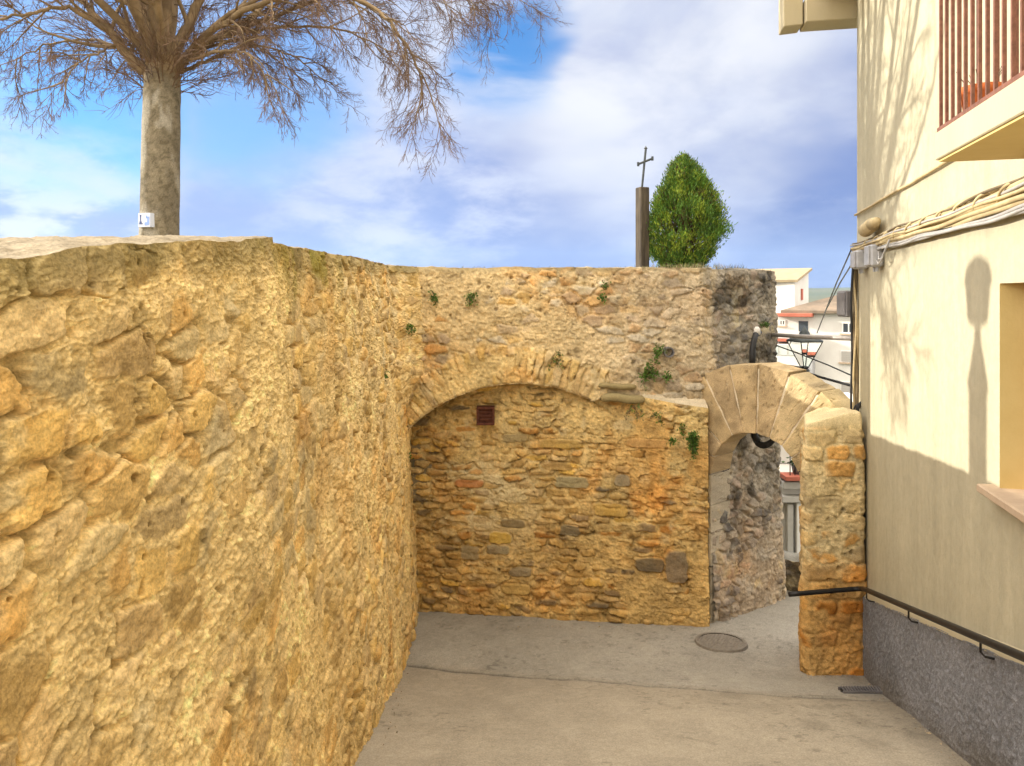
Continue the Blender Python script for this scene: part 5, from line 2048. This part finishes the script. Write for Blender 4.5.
def build_far_houses():
    z = 44.0
    o = empty('house', P(800, 420, z))
    tag(o, 'white tower like house with a sloping tan roof, furthest of the houses beyond the gate', 'house')
    zt = 46.0
    a = P(735, 281.5, zt + 2.3)
    b = P(794.5, 281.5, zt)
    r = P(808.5, 270.5, zt + 4.0)
    bt = -18
    m = MB()
    L, R = Vector((a.x, zt + 2.3, b.z)), Vector((b.x, zt, b.z))
    Rb = Vector((r.x, zt + 4.0, r.z))
    Lb = L + (Rb - R)
    dn = lambda p: Vector((p.x, p.y, bt))
    m.quad(dn(L), dn(R), R, L)
    m.quad(dn(R), dn(Rb), Rb, R)
    m.quad(dn(Rb), dn(Lb), Lb, Rb)
    m.quad(dn(Lb), dn(L), L, Lb)
    m.build('wall', M_WHITE, o)
    n = (R - L).cross(Rb - R).normalized()
    m = MB()
    e = Vector((.25, 0, 0))
    f_ = (L - Lb).normalized() * .3
    m.frame_box(L - e + f_ + n * .01, R - L + 2 * e, (Lb - L) - f_ * 1.3, n * .16)
    m.build('roof', M_ROOF2, o)
    # dark little window in the shaded side
    m = MB()
    mid = R.lerp(Rb, .42)
    m.frame_box(Vector((mid.x + .01, mid.y, mid.z - 1.55)), Vector((0, .0, 0)) + (Rb - R) * .10 * Vector((1, 1, 0)).length / 1.41 * 1.0 - Vector((0, 0, ((Rb - R) * .10).z)), (.05, -.05, 0), (0, 0, .75))
    m.build('shuttered_window', M_REDTILE, o)

    # white house with balconies
    o2 = empty('house', P(825, 420, z))
    tag(o2, 'white three storey house with tiled balcony edges and brown roof beyond the gate', 'house')
    A, B = P(775, 313.5, z), P(900, 313.5, z)
    m = MB()
    back = z + 9
    m.box(A.x, B.x, z, back, bt, A.z)
    m.build('wall', M_WHITE, o2)
    m = MB()
    rid = P(808.5, 295.3, z + 4.2)
    vs = [P(789.5, 313.5, z - .45), P(902, 313.5, z - .45), Vector((B.x, z + 4.2, rid.z)), rid, Vector((B.x, back + .4, A.z)), Vector((A.x, back + .4, A.z))]
    vs = [Vector(v) for v in vs]
    t = Vector((0, 0, .17))
    m.add([vs[0], vs[1], vs[2], vs[3], vs[0] + t, vs[1] + t, vs[2] + t, vs[3] + t], [(0, 3, 2, 1), (4, 5, 6, 7), (0, 1, 5, 4), (1, 2, 6, 5), (2, 3, 7, 6), (3, 0, 4, 7)])
    m.add([vs[3], vs[2], vs[4], vs[5]], [(0, 1, 2, 3)])
    m.build('roof', M_ROOF, o2)
    m = MB()
    q0, q1 = P(789, 317.5, z - .9), P(822, 313.8, z - .9)
    m.box(q0.x, q1.x, z - .9, z - .002, q0.z, q1.z, .03)
    m.build('tiled_canopy', M_REDTILE, o2)
    # balconies: slabs with red edge, white parapet, glazed
    for (y0, y1, red0, red1) in ((330, 340, 340.3, 343.2), (345.5, 368, 369, 371.8)):
        bm = MB()
        a_, b_ = P(787, y1, z - 1.3), P(822, y0, z - 1.3)
        bm.box(a_.x, b_.x, z - 1.3, z - .002, a_.z, b_.z if y0 > 340 else b_.z - .3, .02)
        bo = bm.build('balcony', M_WHITE, o2)
        rm = MB()
        c_, d_ = P(786.3, red1, z - 1.35), P(822.7, red0, z - 1.35)
        rm.box(c_.x, d_.x, z - 1.38, z - .004, c_.z, d_.z, .02)
        rm.build('tiled_edge', M_REDTILE, bo)
    g = MB()
    for k in range(4):
        a_, b_ = P(788.5 + 8.3 * k, 357, z - 1.34), P(795.6 + 8.3 * k, 346.5, z - 1.34)
        g.box(a_.x, b_.x, z - 1.345, z - 1.303, a_.z, b_.z)
    g.build('glazing', M_GALLERY, o2)
    m = MB()
    a_, b_ = P(822.3, 425, z - 1.3), P(826, 341, z - 1.3)
    m.box(a_.x, b_.x, z - 1.28, z - .003, a_.z, b_.z)
    m.build('side_screen', M_GREYP, o2)
    m = MB()
    a_, b_ = P(802, 332, z), P(810.5, 321.5, z)
    m.box(a_.x, b_.x, z - .03, z + .05, a_.z, b_.z)
    m.build('doorway', M_GLASS, o2)
    win(o2, 784.3, 790, 320.5, 326.5, z)
    win(o2, 840, 851.5, 322, 333, z)
    for (y0, y1) in ((350, 361.5), (380.5, 392)):
        w = win(o2, 839, 850.5, y0, y1, z)
        m = MB()
        a_, b_ = P(839.6, y1 - .6, z), P(849.9, y0 + .6, z)
        m.box(a_.x, b_.x, z - .085, z - .052, a_.z, b_.z)
        m.build('blind', M_BLIND, w)
    for (x0, y0, y1) in ((856, 322, 333), (856, 350, 361.5), (868, 322, 333), (868, 350, 361.5), (868, 380, 392)):
        win(o2, x0 + 2, x0 + 10, y0, y1, z)

    # turn the white house so that its front looks towards the sun's side
    pv = Vector((P(828, 0, z).x, z, 0))
    R3 = Matrix.Rotation(math.radians(-30), 4, 'Z') @ Matrix.Diagonal((1.06, 1, 1, 1))
    T4 = Matrix.Translation(pv) @ R3 @ Matrix.Translation(-pv)
    stack = [c_ for c_ in bpy.data.objects if c_.parent == o2]
    while stack:
        ob = stack.pop()
        if ob.type == 'MESH':
            ob.data.transform(T4)
            ob.data.update()
        stack += [c_ for c_ in bpy.data.objects if c_.parent == ob]

    # nearer house seen as a strip through the gate
    zn = 16.5
    o3 = empty('house', P(800, 600, zn))
    tag(o3, 'pale house with stone cornice and red ledge glimpsed through the gate arch', 'house')
    a_, b_ = P(780, 640, zn), P(980, 473, zn)
    m = MB()
    m.box(a_.x, b_.x, zn, zn + 6, bt, b_.z)
    m.build('wall', M_WHITE, o3)
    mk = lambda x0, x1, y0, y1, f, nm, mat, par=o3: MB().box(P(x0, 0, zn).x, P(x1, 0, zn).x, zn - f, zn - .002, P(0, y1, zn).z, P(0, y0, zn).z, .01).build(nm, mat, par)
    mk(779, 980, 472, 476.5, .42, 'red_ledge', M_REDTILE)
    mk(779, 980, 479, 486, .28, 'cornice', M_STONEW)
    mk(779, 980, 494, 500, .22, 'cornice', M_STONEW)
    mk(785.5, 791.5, 503, 620, .12, 'pilaster', M_STONEW)
    mk(794, 801.5, 501, 620, .16, 'pilaster', M_WHITE2)
    mk(791.6, 793.9, 505, 620, .03, 'recess', M_GREYP)
    mk(806, 814, 501, 620, .16, 'pilaster', M_WHITE2)
    rl = MB()
    zt_ = P(0, 472, zn).z
    for k in range(26):
        x = P(785, 0, zn).x + k * .11
        rl.tube([(x, zn - .3, zt_), (x, zn - .3, zt_ + .85)], .012, 5)
    rl.tube([(P(785, 0, zn).x, zn - .3, zt_ + .85), (P(785, 0, zn).x + 2.8, zn - .3, zt_ + .85)], .02, 6)
    rl.build('balcony_railing', M_RAIL, o3)
    up = MB()
    up.box(P(778, 0, zn).x, P(960, 0, zn).x, zn + .9, zn + 5.5, zt_ + .001, P(0, 425, zn).z)
    up.build('set_back_storey', M_WHITE, o3)
    mk2 = MB()
    aa, bb_ = P(797, 470, zn + .9), P(815, 440, zn + .9)
    mk2.box(aa.x, bb_.x, zn + .85, zn + .898, aa.z, bb_.z)
    mk2.build('door', M_GLASS, o3)
    pt = empty('flower_pot', (P(797, 0, zn - .15).x, zn - .15, zt_))
    tag(pt, 'dark potted plant on the red ledge of the house seen through the gate', 'potted plant')
    MB().lathe(pt.location, [(0, 0), (.09, 0), (.13, .2), (0, .2)], 12).build('pot', M_METER, pt, True)
    lf = MB()
    qq = random.Random(8)
    for k in range(160):
        v = qq.uniform(.6, 1.2)
        d = Vector((qq.gauss(0, 1), qq.gauss(0, 1), qq.gauss(.6, .8)))
        leaf(lf, pt.location + Vector((qq.gauss(0, .07), qq.gauss(0, .07), .22 + abs(qq.gauss(0, .12)))), d, .10, .03, (.05 * v, .10 * v, .03 * v))
    lf.build('leaves', M_WEED, pt)

    # low mossy parapet at the outer side of the gate
    s = np.arange(0, 1.9, .014)
    p0 = np.array((4.03, 11.35)); d = np.array((.90, -.32)); d = d / np.linalg.norm(d); nn = np.array((d[1], -d[0]))
    v = np.linspace(0, 1, 70)[:, None]
    zt2 = ground_z(11.3) + .50 + (fbm(s * 3, s * 0, 801, 3) - .5) * .06 - .05 * s
    rows = []
    dep = v * .85
    Sg = np.broadcast_to(s[None], (70, len(s)))
    h, col, mm, ee = rubble(Sg + 3, np.broadcast_to(dep, Sg.shape), 811, .26, .14, .35, .05, pal=GREY_PAL * .55, mortar=(.15, .12, .08))
    Zf = zt2[None] - dep
    gg = ss(.45, .6, fbm(Sg * 3, Zf * 3, 815, 3))[..., None] * .5
    col = col * (1 - gg) + np.array((.07, .075, .03)) * gg
    front = np.stack([p0[0] + d[0] * Sg + nn[0] * (h + .0), p0[1] + d[1] * Sg + nn[1] * h, Zf], -1)
    bk = np.linspace(.4, 0, 30)[:, None]
    Sb = np.broadcast_to(s[None], (30, len(s)))
    zc = zt2[None] + .05 * np.sin(bk / .4 * np.pi) + (fbm(Sb * 7, bk * 7 + 0 * Sb, 820, 3) - .5) * .03
    topg = np.stack([p0[0] + d[0] * Sb - nn[0] * bk, p0[1] + d[1] * Sb - nn[1] * bk, zc], -1)
    ct = np.array((.24, .23, .20)) * (.6 + .8 * fbm(Sb * 6, bk * 6 + 0 * Sb, 824, 4))[..., None]
    lw = empty('parapet', (p0[0] + .5, p0[1], ground_z(11.3)))
    tag(lw, 'low dark mossy parapet just outside the gate arch', 'wall')
    pts = np.concatenate([topg, front], 0)
    cc = np.concatenate([ct, col], 0)
    keep = np.zeros((pts.shape[0] - 1, pts.shape[1] - 1), bool)
    keep[30:] = True
    grid_mesh('masonry', pts, cc, M_GREY, lw, keep)
    grid_mesh('coping', pts, cc, M_GREY, lw, ~keep)


M_ROOF2 = plain('tan_roof', (.38, .30, .19), (.30, .24, .15), 2, .9)
M_GALLERY = plain('gallery_glass', (.42, .46, .44), (.50, .52, .48), 2, .3)
M_STONEW = plain('pale_stone', (.52, .50, .46), (.44, .42, .38), 4, .8)
build_far_houses()


# ------------------------------------------------------------------ air
def build_haze():
    me = MB().box(-7000, 7000, -2500, 7200, -60, 420)
    m = bpy.data.materials.new('air')
    m.use_nodes = True
    nt = m.node_tree
    nt.nodes.clear()
    out = nt.nodes.new('ShaderNodeOutputMaterial')
    v = nt.nodes.new('ShaderNodeVolumePrincipled')
    v.inputs['Color'].default_value = (.50, .70, 1.0, 1)
    v.inputs['Density'].default_value = .00007
    v.inputs['Anisotropy'].default_value = 0.0
    nt.links.new(v.outputs[0], out.inputs['Volume'])
    o = me.build('haze', m)
    tag(o, 'thin blue haze over the valley and the far hills', 'haze', kind='stuff')


build_haze()
